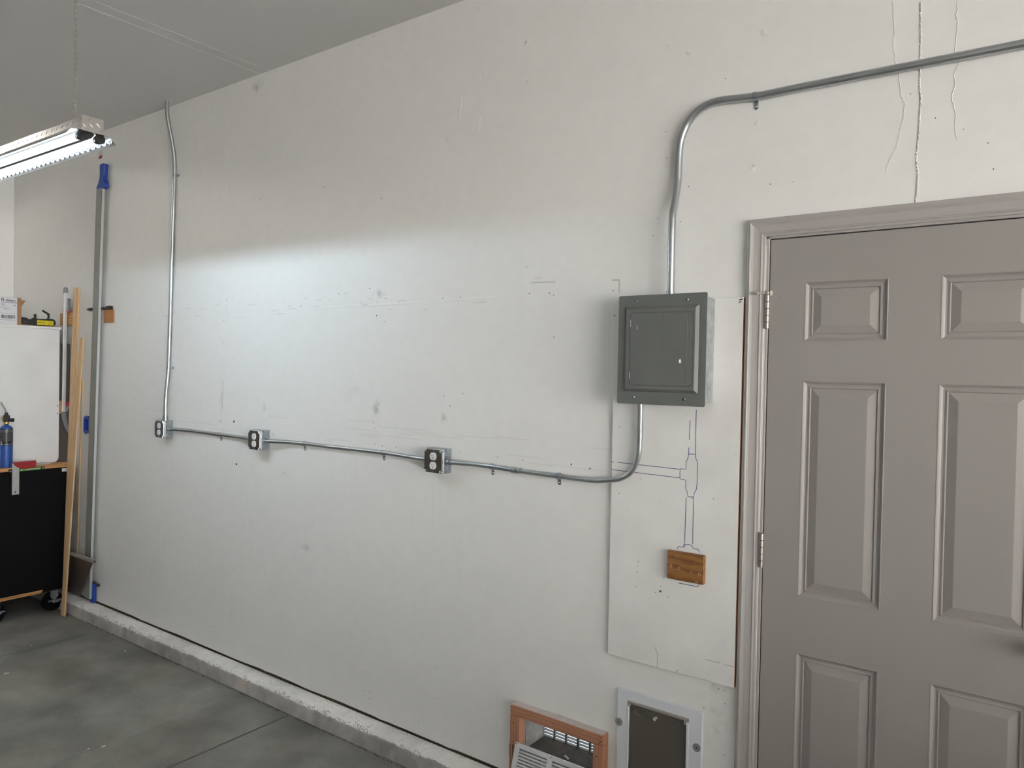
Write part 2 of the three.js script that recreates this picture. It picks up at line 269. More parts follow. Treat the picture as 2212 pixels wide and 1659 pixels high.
const wallBump = painted(TW, TH, (g) => {
  g.fillStyle = '#808080'; g.fillRect(0, 0, TW, TH);
  const band = (x, y, w, h, a) => { const v = w < h, gr = v ? g.createLinearGradient(ox(x), 0, ox(x + w), 0) : g.createLinearGradient(0, oy(y), 0, oy(y + h)); gr.addColorStop(0, 'rgba(255,255,255,0)'); gr.addColorStop(0.5, `rgba(255,255,255,${a})`); gr.addColorStop(1, 'rgba(255,255,255,0)'); g.fillStyle = gr; g.fillRect(ox(x), oy(y + h), w * sc, h * sc); };
  band(-3.06, 0.9, 0.17, 2.3, 0.22); band(-3.66, 0, 0.11, 0.95, 0.28); band(-5.8, 1.80, 6.2, 0.17, 0.16); band(-5.8, 0.62, 6.2, 0.12, 0.08);
  band(0.25, 2.0, 0.28, 1.2, 0.25); band(-1.76, 0, 0.15, 2.6, 0.10);
  const st = (pts, col, w) => { g.strokeStyle = col; g.lineWidth = w; g.beginPath(); pts.forEach(([x, y], i) => (i ? g.lineTo(ox(x), oy(y)) : g.moveTo(ox(x), oy(y)))); g.stroke(); };
  st([[-2.952, 3.1], [-2.958, 1.9], [-2.965, 1.2]], 'rgba(0,0,0,0.35)', 2); st([[-2.998, 3.1], [-3.003, 1.3]], 'rgba(255,255,255,0.25)', 2);
  st([[-3.595, 0.9], [-3.602, 0.02]], 'rgba(0,0,0,0.5)', 1.6); st([[-3.62, 0.9], [-3.628, 0.02]], 'rgba(255,255,255,0.3)', 2);
  st([[-2.35, 1.895], [-1.66, 1.893], [-0.95, 1.899]], 'rgba(255,255,255,0.6)', 2.2); st([[-2.9, 1.872], [-2.4, 1.878]], 'rgba(255,255,255,0.35)', 2);
  st([[-4.23, 1.1], [-4.24, 0.1]], 'rgba(0,0,0,0.25)', 1.4); st([[-2.93, 0.9], [-2.945, 0.06]], 'rgba(255,255,255,0.22)', 2);
  for (const [x, y, r] of CHIPS) { const n = 9; g.fillStyle = 'rgba(255,255,255,0.5)'; for (let i = 0; i < n; i++) { g.beginPath(); g.arc(ox(x + rr(-1, 1) * r / 1000), oy(y + rr(-1, 1) * r / 800), rr(0.8, 1.8), 0, 7); g.fill(); } }
}, false);
for (const t of [wallPaint, wallBump]) { t.repeat.set(1 / 6.8, 1 / CEIL); t.offset.set(5.8 / 6.8, 0); t.wrapS = t.wrapT = THREE.ClampToEdgeWrapping; }
M.wall = std({ map: wallPaint, roughness: 0.62, bumpMap: wallBump, bumpScale: 0.004 });
const VENT = { x0: -0.905, x1: -0.577, y0: 0.075, y1: 0.267 };
const wallBack = structure('wall_back', 'white painted drywall wall with the door', 'wall');
{
  const s = new THREE.Shape();
  s.moveTo(XL - 0.15, CEIL + 0.1); s.lineTo(XL - 0.15, 0.012);
  for (let x = XL; x < -0.08; x += 0.045) s.lineTo(x, 0.0095 + 0.004 * (noise((x + 9) * 5, 3.3, 999, 5) - 0.5) * 2 + (rnd() > 0.93 ? -0.003 : 0));
  s.lineTo(-0.022, 0.010); s.lineTo(-0.022, DOOR_H + 0.022); s.lineTo(DOOR_W + 0.022, DOOR_H + 0.022); s.lineTo(DOOR_W + 0.022, 0.0); s.lineTo(XR + 0.15, 0.0); s.lineTo(XR + 0.15, CEIL + 0.1); s.closePath();
  s.holes.push(poly([[VENT.x0, VENT.y0], [VENT.x0, VENT.y1], [VENT.x1, VENT.y1], [VENT.x1, VENT.y0]]));
  part('drywall', extruded(s, 0.016).translate(0, 0, -0.016), M.wall, wallBack);
  const b = poly([[XL - 0.15, -0.25], [XL - 0.15, CEIL + 0.1], [XR + 0.15, CEIL + 0.1], [XR + 0.15, -0.25], [DOOR_W + 0.024, -0.25], [DOOR_W + 0.024, DOOR_H + 0.024], [-0.024, DOOR_H + 0.024], [-0.024, -0.25]]);
  b.holes.push(poly([[VENT.x0, VENT.y0], [VENT.x0, VENT.y1], [VENT.x1, VENT.y1], [VENT.x1, VENT.y0]]));
  part('sheathing', extruded(b, 0.12).translate(0, 0, -0.143), std({ color: lin(0.20, 0.15, 0.105), roughness: 0.9 }), wallBack, 'wooden framing behind the drywall');
  const holes = merge(WALL_HOLES.map(([x, y, r]) => { const g = new THREE.CircleGeometry(r / 1000, 9); g.scale(rr(0.8, 1.1), rr(0.8, 1.3), 1); return g.translate(x, y, 0.0006); }));
  part('nail_hole', holes, M.hole, wallBack).userData.kind = 'stuff';
  // the cracked joint above the door: beads of lifted paint along it, thin lifted edges on both sides
  const wob = (pts, step, j) => { const c = new THREE.CatmullRomCurve3(pts.map(([x, y]) => V(x, y, 0))), n = Math.ceil(c.getLength() / step); return c.getSpacedPoints(n).map((p) => [p.x + rr(-j, j), p.y, 0.0002]); };
  const beads = [];
  for (const [x, y] of wob(CRACKS.seam, 0.0042, 0.0016)) { const g = new THREE.IcosahedronGeometry(rr(0.0012, 0.0030), 0); g.scale(rr(0.8, 1.4), rr(0.7, 1.3), 0.8); beads.push(g.rotateZ(rr(0, 3)).translate(x + rr(-0.0022, 0.0022), y, 0.0004)); }
  part('crack', merge([...beads, pipe(wob(CRACKS.seam, 0.008, 0.001), 0.0013, 200, 5)]), M.wallPlain = std({ color: lin(0.76, 0.75, 0.72), roughness: 0.6 }), wallBack).userData.kind = 'stuff';
  part('crack', merge([pipe(wob(CRACKS.left, 0.010, 0.0028), 0.0009, 200, 5), pipe(wob(CRACKS.right, 0.010, 0.0028), 0.0010, 200, 5)]), M.wallPlain, wallBack).userData.kind = 'stuff';
  part('scratch', merge(SCRATCHES.map((p) => pipe(p.map(([x, y]) => [x, y, 0.0]), 0.0012, 8, 5))), M.wallPlain, wallBack).userData.kind = 'stuff';
  part('paint_chip', merge(CHIPS.flatMap(([x, y, r]) => Array.from({ length: 5 }, () => { const g = new THREE.IcosahedronGeometry(r * rr(0.00015, 0.00035), 0); g.scale(1, 1.5, 0.5); return g.rotateZ(rr(0, 3)).translate(x + rr(-1, 1) * r / 1100, y + rr(-1, 1) * r / 900, 0.0004); }))), M.wallPlain, wallBack).userData.kind = 'stuff';
  part('dark_scrape', merge(CRACKS.seam.slice(1).map(([x, y], i) => ribbon([[x - 0.003, y], [CRACKS.seam[i][0] - 0.003, CRACKS.seam[i][1]]], 0.0016, 0.0005))), std({ color: lin(0.42, 0.39, 0.34), roughness: 0.9 }), wallBack, 'dark line of the split joint').userData.kind = 'stuff';
}
const wallLeft = structure('wall_left', 'white painted wall behind the tool cart', 'wall');
part('drywall', box(XL - 0.15, XL, -0.25, CEIL + 0.1, -0.15, ZF + 0.15), M.otherWall, wallLeft);
const wallFront = structure('wall_front', 'white painted wall opposite the door', 'wall');
part('drywall', box(XL - 0.15, XR + 0.15, -0.25, CEIL + 0.1, ZF, ZF + 0.15), M.otherWall, wallFront);
const wallRight = structure('wall_right', 'white painted wall around the open garage door', 'wall');
const GD = { z0: 0.9, z1: 5.8, y1: 2.45 };
part('drywall', metres(turned(extruded((() => { const s = poly([[-ZF - 0.15, -0.25], [0.15, -0.25], [0.15, CEIL + 0.1], [-ZF - 0.15, CEIL + 0.1]]); s.holes.push(poly([[-GD.z1, FLOOR], [-GD.z1, GD.y1], [-GD.z0, GD.y1], [-GD.z0, FLOOR]])); return s; })(), 0.15), 'y', Math.PI / 2)).translate(XR, 0, 0), M.otherWall, wallRight);
const ceiling = structure('ceiling', 'white painted garage ceiling', 'ceiling');
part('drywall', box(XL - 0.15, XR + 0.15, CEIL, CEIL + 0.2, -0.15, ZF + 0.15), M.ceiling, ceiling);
part('taped_joint', merge([-2.60, -2.68].map((x) => { const g = cyl(0.006, ZF, 8); g.rotateX(Math.PI / 2); g.scale(1.6, 0.10, 1); return g.translate(x, CEIL, ZF / 2); })), M.ceiling, ceiling);

const floor = structure('floor', 'bare grey concrete garage floor', 'floor');
{
  const xs = [XL - 0.1, -4.09, -2.217, -0.35, 1.5, 3.4, XR + 0.12];
  for (let i = 0; i < xs.length - 1; i++) part('slab', box(xs[i] + 0.0035, xs[i + 1] - 0.0035, FLOOR - 0.15, FLOOR, -0.1, ZF + 0.1, 0.006), M.floor, floor);
  part('slab_base', box(XL - 0.1, XR + 0.12, FLOOR - 0.2, FLOOR - 0.012, -0.1, ZF + 0.1), std({ color: lin(0.10, 0.085, 0.07), roughness: 1 }), floor, 'dirt in the floor joints');
}
// concrete curb under the wall: an uneven cross-section swept along the wall
const curb = structure('trim_1', 'worn concrete curb along the foot of the wall', 'curb');
{
  const prof = [[-0.0155, -0.030], [-0.003, -0.016], [0.004, -0.001], [0.03, -0.001], [0.066, -0.003], [0.086, -0.006], [0.095, -0.013], [0.100, -0.024], [0.103, -0.05], [0.107, FLOOR - 0.004]];
  const n = 420, x0 = XL, x1 = -0.078, pos = [], uv = [], idx = [];
  for (let i = 0; i <= n; i++) {
    const x = x0 + (x1 - x0) * i / n;
    let l = 0;
    prof.forEach(([z, y], k) => {
      if (k) l += Math.hypot(z - prof[k - 1][0], y - prof[k - 1][1]);
      const a = k > 1 && k < prof.length - 1 ? 1 : 0, j = (noise((x + 9) * 9, k * 1.7, 999, 21) - 0.5) * 0.007 + (noise((x + 9) * 45, k * 2.3, 9999, 23) - 0.5) * 0.0035;
      pos.push(x, y + a * j * 0.6, z + a * j + (k > 3 ? (noise((x + 9) * 1.3, 0.5, 999, 33) - 0.5) * 0.012 : 0)); uv.push(x, l);
      if (i && k) { const c = i * prof.length + k, d = c - prof.length; idx.push(d - 1, d, c - 1, d, c, c - 1); }
    });
  }
  const g = new THREE.BufferGeometry();
  g.setAttribute('position', new THREE.Float32BufferAttribute(pos, 3)); g.setAttribute('uv', new THREE.Float32BufferAttribute(uv, 2)); g.setIndex(idx); g.computeVertexNormals();
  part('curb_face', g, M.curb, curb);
  // crumbs of mortar and dirt where it meets the floor
  const bits = [];
  for (let i = 0; i < 900; i++) { const g2 = new THREE.IcosahedronGeometry(rr(0.0006, 0.0028), 0); g2.scale(rr(0.7, 1.8), 0.6, 1); bits.push(g2.rotateY(rr(0, 3)).translate(rr(-4.3, -0.9), FLOOR + 0.001, 0.113 + rr(-0.003, 0.012) * rnd())); }
  part('crumbs', merge(bits), std({ color: lin(0.085, 0.070, 0.056), roughness: 1 }), curb, 'dark dirt along the joint').userData.kind = 'stuff';
}
// outside: driveway in the sun, ground behind the wall
const drive = structure('driveway', 'pale concrete driveway outside the open garage door', 'driveway');
part('slab', box(XR + 0.13, XR + 22, -0.3, -0.1, -14, 20), std({ color: lin(0.38, 0.365, 0.34), roughness: 0.9 }), drive);
const yard = structure('ground', 'bare soil outside behind the wall', 'ground');
part('soil', box(XL - 12, XR + 0.13, -0.5, -0.3, -14, 20), std({ color: lin(0.20, 0.17, 0.13), roughness: 1 }), yard);
part('path', box(-4, 3, -0.3, -0.26, -2.6, -0.4), std({ color: lin(0.72, 0.71, 0.68), roughness: 0.9 }), yard, 'pale paved path outside the vent');

const house = structure('added_facade', 'unseen pale house wall added to bounce sunlight into the garage', 'house');  // unseen facade, added to throw sunlight in through the garage door
part('wall', box(17, 17.4, -0.3, 5.2, -12, 18), std({ color: lin(0.82, 0.82, 0.81), roughness: 0.9 }), house);
part('roof', metres(turned(extruded(poly([[16.4, 5.2], [21, 7.6], [25.6, 5.2]]), 30.6), 'y', 0)).translate(0, 0, -12.3), std({ color: lin(0.16, 0.14, 0.13), roughness: 0.9 }), house);

// ---------------------------------------------------------------- door, frame, hinges
const doorFrame = structure('trim_2', 'grey painted door casing and jamb', 'door frame');
{
  // u runs from the opening outwards, z out of the wall
  const prof = [[0, 0], [0, 0.0065], [0.002, 0.0085], [0.008, 0.0090], [0.0095, 0.0120], [0.0125, 0.0130], [0.0150, 0.0112], [0.024, 0.0118], [0.036, 0.0140], [0.0425, 0.0172], [0.0445, 0.0190], [0.0475, 0.0195], [0.0495, 0.0172], [0.054, 0.0172], [0.057, 0.0155], [0.057, 0]];
  const sweep = (a, b) => {                     // a(u), b(u) give the two mitred ends
    const pos = [];
    for (let i = 1; i < prof.length; i++) {
      const [u0, z0] = prof[i - 1], [u1, z1] = prof[i], p = [[...a(u0), z0], [...a(u1), z1], [...b(u1), z1], [...b(u0), z0]];
      pos.push(...p[0], ...p[1], ...p[2], ...p[0], ...p[2], ...p[3]);
    }
    const g = new THREE.BufferGeometry();
    g.setAttribute('position', new THREE.Float32BufferAttribute(pos, 3)); g.computeVertexNormals();
    return metres(g);
  };
  const xi = -0.0145, yi = DOOR_H + 0.0105, xj = DOOR_W + 0.0145;
  const grp = doorFrame;
  part('casing', sweep((u) => [xi - u, yi + u], (u) => [xi - u, -0.01]), M.trimGrey, grp);
  part('casing', sweep((u) => [xj + u, yi + u], (u) => [xi - u, yi + u]), M.trimGrey, grp);
  part('casing', sweep((u) => [xj + u, -0.01], (u) => [xj + u, yi + u]), M.trimGrey, grp);
  part('jamb', merge([box(-0.024, -0.0035, -0.03, DOOR_H + 0.024, -0.14, 0.0025, 0.0015), box(-0.024, 0.011, -0.03, DOOR_H + 0.02, -0.14, -0.047)]), M.trimGrey, grp);
  part('jamb', merge([box(DOOR_W + 0.0035, DOOR_W + 0.024, -0.03, DOOR_H + 0.024, -0.14, 0.0025, 0.0015), box(DOOR_W - 0.011, DOOR_W + 0.024, -0.03, DOOR_H + 0.02, -0.14, -0.047)]), M.trimGrey, grp);
  part('jamb', merge([box(-0.024, DOOR_W + 0.024, DOOR_H + 0.0035, DOOR_H + 0.024, -0.14, 0.0025, 0.0015), box(-0.024, DOOR_W + 0.024, DOOR_H - 0.011, DOOR_H + 0.024, -0.14, -0.047)]), M.trimGrey, grp);
  part('threshold', box(-0.024, DOOR_W + 0.024, -0.24, -0.004, -0.14, 0.0), M.alu, grp);
  // bead of old caulk between jamb and casing
  part('caulk', pipe(Array.from({ length: 40 }, (_, i) => [-0.0135 + rr(-0.0006, 0.0006), 0.01 + i * 0.0515, 0.004]), 0.0016, 160, 6), std({ color: lin(0.62, 0.60, 0.58), roughness: 0.35 }), grp);
}
const door = structure('door_1', 'grey painted six-panel steel door', 'door');
{
  const I = 0.0254, ys = [[5.40, 12.60], [17.33, 43.62], [50.50, 70.9]].map(([a, b]) => [DOOR_H - b * I, DOOR_H - a * I]), xs = [[4.19, 13.34], [18.57, 27.72]].map(([a, b]) => [a * I, b * I]);
  const s = roundedRect(0.0, DOOR_W, 0.004, DOOR_H, 0.001);
  const rects = ys.flatMap(([y0, y1]) => xs.map(([x0, x1]) => [x0, x1, y0, y1]));
  for (const [x0, x1, y0, y1] of rects) s.holes.push(poly([[x0, y0], [x0, y1], [x1, y1], [x1, y0]]));
  part('slab', merge([metres(new THREE.ShapeGeometry(s)), box(0, DOOR_W, 0.004, DOOR_H, -0.046, -0.0135), box(0, 0.02, 0.004, DOOR_H, -0.02, -0.0002), box(DOOR_W - 0.02, DOOR_W, 0.004, DOOR_H, -0.02, -0.0002), box(0, DOOR_W, DOOR_H - 0.02, DOOR_H, -0.02, -0.0002)]), M.doorGrey, door);
  const prof = [[0, 0], [0.0012, 0.0008], [0.0035, 0.0002], [0.0065, -0.0042], [0.0105, -0.0072], [0.0150, -0.0078], [0.0195, -0.0062], [0.0215, -0.0058], [0.0228, -0.0085], [0.0240, -0.0100], [0.0485, -0.0022]];
  for (const [x0, x1, y0, y1] of rects) {
    const pos = [], nrm = [], quad = (a, b, c, d) => pos.push(...a, ...b, ...c, ...a, ...c, ...d);
    for (let i = 1; i < prof.length; i++) {
      const [d0, z0] = prof[i - 1], [d1, z1] = prof[i], A = [[x0 + d0, y0 + d0], [x1 - d0, y0 + d0], [x1 - d0, y1 - d0], [x0 + d0, y1 - d0]], B = [[x0 + d1, y0 + d1], [x1 - d1, y0 + d1], [x1 - d1, y1 - d1], [x0 + d1, y1 - d1]];
      for (let k = 0; k < 4; k++) { const n = (k + 1) % 4; quad([...A[k], z0], [...A[n], z0], [...B[n], z1], [...B[k], z1]); }
    }
    const [d, z] = prof[prof.length - 1];
    quad([x0 + d, y0 + d, z], [x1 - d, y0 + d, z], [x1 - d, y1 - d, z], [x0 + d, y1 - d, z]);
    const g = new THREE.BufferGeometry();
    g.setAttribute('position', new THREE.Float32BufferAttribute(pos, 3)); g.computeVertexNormals();
    part('panel', metres(g), M.doorGrey, door);
  }
  part('scuff', merge([ribbon([[0.030, 1.858], [0.030, 1.845], [0.043, 1.845]], 0.0010, 0.0004), ribbon([[0.052, 1.860], [0.055, 1.852], [0.053, 1.845]], 0.0012, 0.0004)]), std({ color: lin(0.20, 0.185, 0.17), roughness: 0.8 }), door, 'small dark bracket-shaped marks');
  const knob = part('knob', at(turned(new THREE.LatheGeometry([[0.0, 0.068], [0.016, 0.067], [0.0255, 0.058], [0.027, 0.048], [0.021, 0.036], [0.012, 0.029], [0.011, 0.008], [0.031, 0.006], [0.033, 0.0]].map(([x, y]) => new THREE.Vector2(x, y)), 28), 'x', Math.PI / 2), DOOR_W - 0.060, 0.905, 0), M.nickel, door);
  knob.userData.label = 'round nickel doorknob';
}
function hinge(y0, y1, label) {
  const t = thing('door_hinge', label, 'hinge', 'hinges on the grey door');
  const n = 5, h = (y1 - y0) / n, bx = -0.0045, bz = 0.0085;
  for (let i = 0; i < n; i++) part('knuckle', cyl(0.0068, h - 0.0020, 18).translate(bx, y0 + (i + 0.5) * h, bz), M.nickel, t);
  part('pin', cyl(0.0050, y1 - y0 - 0.002, 12).translate(bx, (y0 + y1) / 2, bz), M.dark, t);
  part('pin_head', cyl(0.0062, 0.004, 16, 0.004).translate(bx, y1 + 0.0012, bz), M.nickel, t);
  part('leaf', merge([box(-0.0035, -0.0012, y0, y1, -0.03, 0.0075), box(-0.0158, -0.0030, y0, y1, 0.0003, 0.0032, 0.001)]), M.nickel, t);
  return t;
}
const h1 = hinge(1.7525, 1.8585, 'upper brushed nickel door hinge carrying the small stop rod');
const h2 = hinge(0.9965, 1.1045, 'lower brushed nickel door hinge beside the wooden block, no stop rod');
{
  const t = thing('hinge_pin_stop', 'small nickel hinge-pin door stop on top of the upper door hinge', 'door stop');
  part('collar', merge([cyl(0.0075, 0.006, 18).translate(-0.0045, 1.8655, 0.0085), cyl(0.0065, 0.003, 18).translate(-0.0045, 1.8615, 0.0085)]), M.nickel, t);
  part('rod', pipe([[-0.006, 1.865, 0.010], [-0.020, 1.8645, 0.022], [-0.031, 1.864, 0.030]], 0.0018, 12, 8), M.nickel, t);
  part('bumper', merge([at(turned(cyl(0.0062, 0.007, 16), 'z', 1.1), -0.031, 1.864, 0.0275)]), std({ color: lin(0.42, 0.34, 0.31), roughness: 0.6 }), t);
  part('pad', at(turned(cyl(0.0080, 0.0045, 16), 'z', Math.PI / 2), 0.0060, 1.8645, 0.0090), std({ color: lin(0.72, 0.69, 0.60), roughness: 0.4 }), t);
}

// ---------------------------------------------------------------- backing board, wooden block, marker lines
{
  const t = thing('backing_board', 'white painted plywood board behind the grey breaker panel', 'board');
  const b = box(-0.5415, -0.0785, 0.5925, 1.856, 0.0012, 0.015, 0.002);
  part('sheet', b, M.boardPaint = std({ color: lin(0.86, 0.855, 0.83), map: sized(scuffTex, 0.7), roughness: 0.55, bumpMap: sized(orangePeel, 0.35), bumpScale: 0.0007 }), t);
  part('raw_edge', box(-0.0784, -0.0772, 0.5945, 1.8535, 0.0018, 0.0143), M.rawEdge, t, 'bare reddish-brown plywood edge');
  part('marker_line', merge(MARKER.map((p) => ribbon(p, 0.0020, 0.0154))), M.ink, t, 'blue pen outline of a pipe tee and an outlet box').userData.kind = 'stuff';
  part('nail_hole', merge(BOARD_HOLES.map(([x, y, r]) => new THREE.CircleGeometry(r / 1000, 9).translate(x, y, 0.0156))), M.hole, t).userData.kind = 'stuff';
  part('crack', merge(BOARD_CRACKS.map((p) => ribbon(p, 0.0013, 0.0155))), std({ color: lin(0.22, 0.20, 0.18), roughness: 1 }), t).userData.kind = 'stuff';
  each('screw', [discZ(0.0040, 0.0012, -0.0915, 1.349, 0.0152, 14), discZ(0.0040, 0.0012, -0.0905, 0.6185, 0.0152, 14)], M.whiteMetal, t);
  part('split', merge([ribbon([[-0.092, 1.8465], [-0.080, 1.849]], 0.0035, 0.0156), ribbon([[-0.0935, 1.8375], [-0.0895, 1.8395], [-0.086, 1.843]], 0.003, 0.0156)]), M.hole, t, 'dark splintered corner of the board');
}
{
  const t = thing('wooden_block', 'brown cedar block with screw holes, fixed low on the white board', 'block');
  part('block', box(-0.3105, -0.1825, 0.9118, 1.0075, 0.015, 0.035, 0.003), M.cedar, t);
  const hs = [[-0.291, 0.990, 1.6], [-0.2825, 0.9758, 1], [-0.2785, 0.9758, 1], [-0.2965, 0.957, 2.8], [-0.268, 0.9525, 2.6], [-0.2245, 0.9475, 1.8], [-0.1955, 0.9465, 3], [-0.2035, 0.983, 1.2], [-0.227, 0.971, 1], [-0.206, 0.9165, 2.2], [-0.2055, 0.9475, 1]];
  each('hole_rim', hs.filter((h) => h[2] > 1.7).map(([x, y, r]) => new THREE.RingGeometry(r / 1000, r / 1000 * 1.7, 14).translate(x, y, 0.0353)), std({ color: lin(0.62, 0.44, 0.26), roughness: 0.8 }), t, 'pale torn wood round the screw holes');
  each('screw_hole', hs.map(([x, y, r]) => new THREE.CircleGeometry(r / 1000, 12).translate(x, y, 0.03525)), M.hole, t);
}

// ---------------------------------------------------------------- breaker panel
{
  const t = thing('breaker_panel', 'grey steel breaker panel with closed door on the white board', 'electrical panel');
  const bx0 = -0.4745, bx1 = -0.172, by0 = 1.515, by1 = 1.854, zb = 0.015, zc = 0.097;
  const body = part('enclosure', box(bx0, bx1, by0, by1, zb, zc, 0.0015), M.zincDull = std({ color: lin(0.60, 0.62, 0.61), map: sized(galvTex, 0.5), metalness: 0.35, roughness: 0.5 }), t, 'galvanised box behind the grey cover');
  for (const [y, z, r] of [[1.6604, 0.0719, 0.011], [1.6248, 0.0488, 0.0115], [1.5677, 0.0535, 0.0155]])
    for (const k of [1, 0.72]) part('knockout', turned(new THREE.TorusGeometry(r * k, 0.0007, 6, 28), 'y', Math.PI / 2).translate(bx1, y, z), M.zinc, body);
  // cover: flange, raised field with sloping sides, opening for the door
  const X0 = -0.4805, X1 = -0.1660, Y0 = 1.5005, Y1 = 1.8675, zf = 0.0995;
  const o = [-0.4555, -0.1905, 1.5425, 1.8295], q = [-0.4455, -0.2005, 1.5525, 1.8195], zt = 0.1085;
  const fl = roundedRect(X0, X1, Y0, Y1, 0.006); fl.holes.push(poly([[o[0], o[2]], [o[0], o[3]], [o[1], o[3]], [o[1], o[2]]]));
  const cov = [extruded(fl, 0.003, 0.0008).translate(0, 0, zf - 0.003)];
  const A = [[o[0], o[2]], [o[1], o[2]], [o[1], o[3]], [o[0], o[3]]], B = [[q[0], q[2]], [q[1], q[2]], [q[1], q[3]], [q[0], q[3]]], pos = [];
  for (let k = 0; k < 4; k++) { const n = (k + 1) % 4; pos.push(...A[k], zf, ...A[n], zf, ...B[n], zt, ...A[k], zf, ...B[n], zt, ...B[k], zt); }
  const slope = new THREE.BufferGeometry(); slope.setAttribute('position', new THREE.Float32BufferAttribute(pos, 3)); slope.computeVertexNormals();
  const D = [-0.4305, -0.2080, 1.5650, 1.8070];
  const field = poly([[q[0], q[2]], [q[1], q[2]], [q[1], q[3]], [q[0], q[3]]]); field.holes.push(new THREE.Path(roundedRect(D[0] - 0.0014, D[1] + 0.0014, D[2] - 0.0014, D[3] + 0.0014, 0.0165).getPoints(10)));
  cov.push(metres(slope), metres(extruded(field, 0.004).translate(0, 0, zt - 0.004)));
  part('cover', merge(cov.map((g) => metres(g))), M.panelGrey, t);
  part('gap', box(D[0] - 0.004, D[1] + 0.004, D[2] - 0.004, D[3] + 0.004, zt - 0.008, zt - 0.0045), M.panelGrey, t);
  // door: two faces that meet in a slight fold near its free edge
  const fx = -0.2272;
  const dr = part('door', merge([metres(extruded(roundedRect(D[0], fx, D[2], D[3], [0.015, 0, 0, 0.015]), 0.0045, 0.0006).translate(0, 0, zt - 0.0035)), metres(extruded(roundedRect(fx + 0.0006, D[1], D[2], D[3], [0, 0.015, 0.015, 0]), 0.0040, 0.0006).translate(0, 0, zt - 0.0035))]), M.panelGrey, t);
  part('fold', box(fx - 0.0008, fx + 0.0010, D[2] + 0.001, D[3] - 0.001, zt - 0.002, zt + 0.0016, 0.0006), M.panelGrey, dr);
  part('crease', box(-0.3128, -0.3120, D[2] + 0.002, D[3] - 0.002, zt, zt + 0.0011), M.dark2 = std({ color: lin(0.10, 0.106, 0.10), roughness: 0.5 }), dr);
  part('latch', merge([at(turned(new THREE.TorusGeometry(0.0058, 0.0012, 8, 24), 'z', 0).scale(0.62, 1.25, 1), -0.2495, 1.6459, zt + 0.0012), box(-0.2512, -0.2482, 1.640, 1.652, zt, zt + 0.0035, 0.001)]), M.chrome, dr);
  part('knockout', at(new THREE.TorusGeometry(0.0072, 0.0004, 5, 8).scale(0.82, 1.2, 1), -0.2594, 1.6842, zt + 0.0011), M.dark2, dr);
  part('hinge_slot', box(-0.4305, -0.4283, 1.7600, 1.7845, zt - 0.001, zt + 0.0016, 0.0006), M.whiteMetal, t);
  part('hinge_slot', box(-0.4305, -0.4283, 1.5845, 1.6090, zt - 0.001, zt + 0.0016, 0.0006), M.whiteMetal, t);
  part('tab', box(-0.4053, -0.4033, 1.7505, 1.7645, zt, zt + 0.0018, 0.0006), M.whiteMetal, dr);
  for (const [x, y] of [[-0.4148, 1.8462], [-0.2332, 1.8462], [-0.4177, 1.5240], [-0.2361, 1.5227]]) {
    const sw = part('screw', at(turned(new THREE.SphereGeometry(0.0052, 16, 6, 0, 7, 0, Math.PI / 2).scale(1, 0.6, 1), 'x', Math.PI / 2), x, y, zf), M.zinc, t);
    part('slot', turned(box(-0.0042, 0.0042, -0.0006, 0.0006, -0.0005, 0.0005), 'z', rr(0.2, 2.5)).translate(x, y, zf + 0.0031), M.dark, sw);
  }
}

// ---------------------------------------------------------------- conduit, straps, outlet boxes
const RB = 0.0100, R34 = 0.0117;
function conduit(label, pts, r, n) {
  const t = thing('conduit', label, 'conduit', 'galvanised conduit runs on the wall');
  part('tube', pipe(pts, r, n, 20), M.galv, t);
  return t;
}
// set-screw connector round the tube at p, pointing along d
function connector(t, p, d, r, len = 0.026, lock = true) {
  const q = new THREE.Quaternion().setFromUnitVectors(V(0, 1, 0), V(...d).normalize());
  const place = (g) => g.applyQuaternion(q).translate(...p);
  const c = part('connector', place(merge([cyl(r * 1.18, len, 20), cyl(r * 1.42, 0.004, 20).translate(0, -len / 2 + 0.002, 0)])), M.zinc, t);
  const s = V(1, 0, 0).applyQuaternion(q), up = Math.abs(d[1]) > 0.5 ? V(-0.8, 0, 0.6) : V(0, 0.45, 0.9);
  const e = V(...p).addScaledVector(up, r * 1.3);
  const sq = new THREE.Quaternion().setFromUnitVectors(V(0, 1, 0), up);
  part('set_screw', merge([cyl(0.0032, 0.008, 10), cyl(0.0045, 0.003, 10).translate(0, 0.004, 0)]).applyQuaternion(sq).translate(e.x, e.y, e.z), M.chrome, c);
}
const c1 = conduit('vertical galvanised conduit rising from the leftmost outlet box to the ceiling', [[-3.507, 1.272, 0.034], [-3.508, 1.33, 0.034], [-3.510, 1.42, 0.031], [-3.516, 1.53, 0.018], [-3.517, 1.60, 0.0135], [-3.512, 1.734, 0.0125], [-3.502, 2.008, 0.0125], [-3.490, 2.389, 0.0125], [-3.478, 2.70, 0.0125], [-3.476, 2.80, 0.014], [-3.476, 2.88, 0.024], [-3.478, 2.98, 0.044], [-3.480, 3.05, 0.057], [-3.481, 3.10, 0.060], [-3.481, 3.15, 0.060]], R34, 160);
connector(c1, [-3.507, 1.289, 0.034], [0, 1, 0], R34);
const yb = 1.2225;
const c2 = conduit('horizontal conduit between the leftmost and the middle outlet box', [[-3.482, yb, 0.030], [-3.44, yb + 0.002, 0.029], [-3.38, yb + 0.003, 0.022], [-3.30, yb + 0.003, 0.013], [-3.20, yb + 0.002, RB + 0.001], [-2.95, yb, RB + 0.001], [-2.84, yb - 0.001, RB + 0.003], [-2.75, yb - 0.001, 0.022], [-2.69, yb - 0.001, 0.029], [-2.652, yb - 0.001, 0.030]], RB, 120);
connector(c2, [-3.466, yb, 0.030], [1, 0, 0], RB);
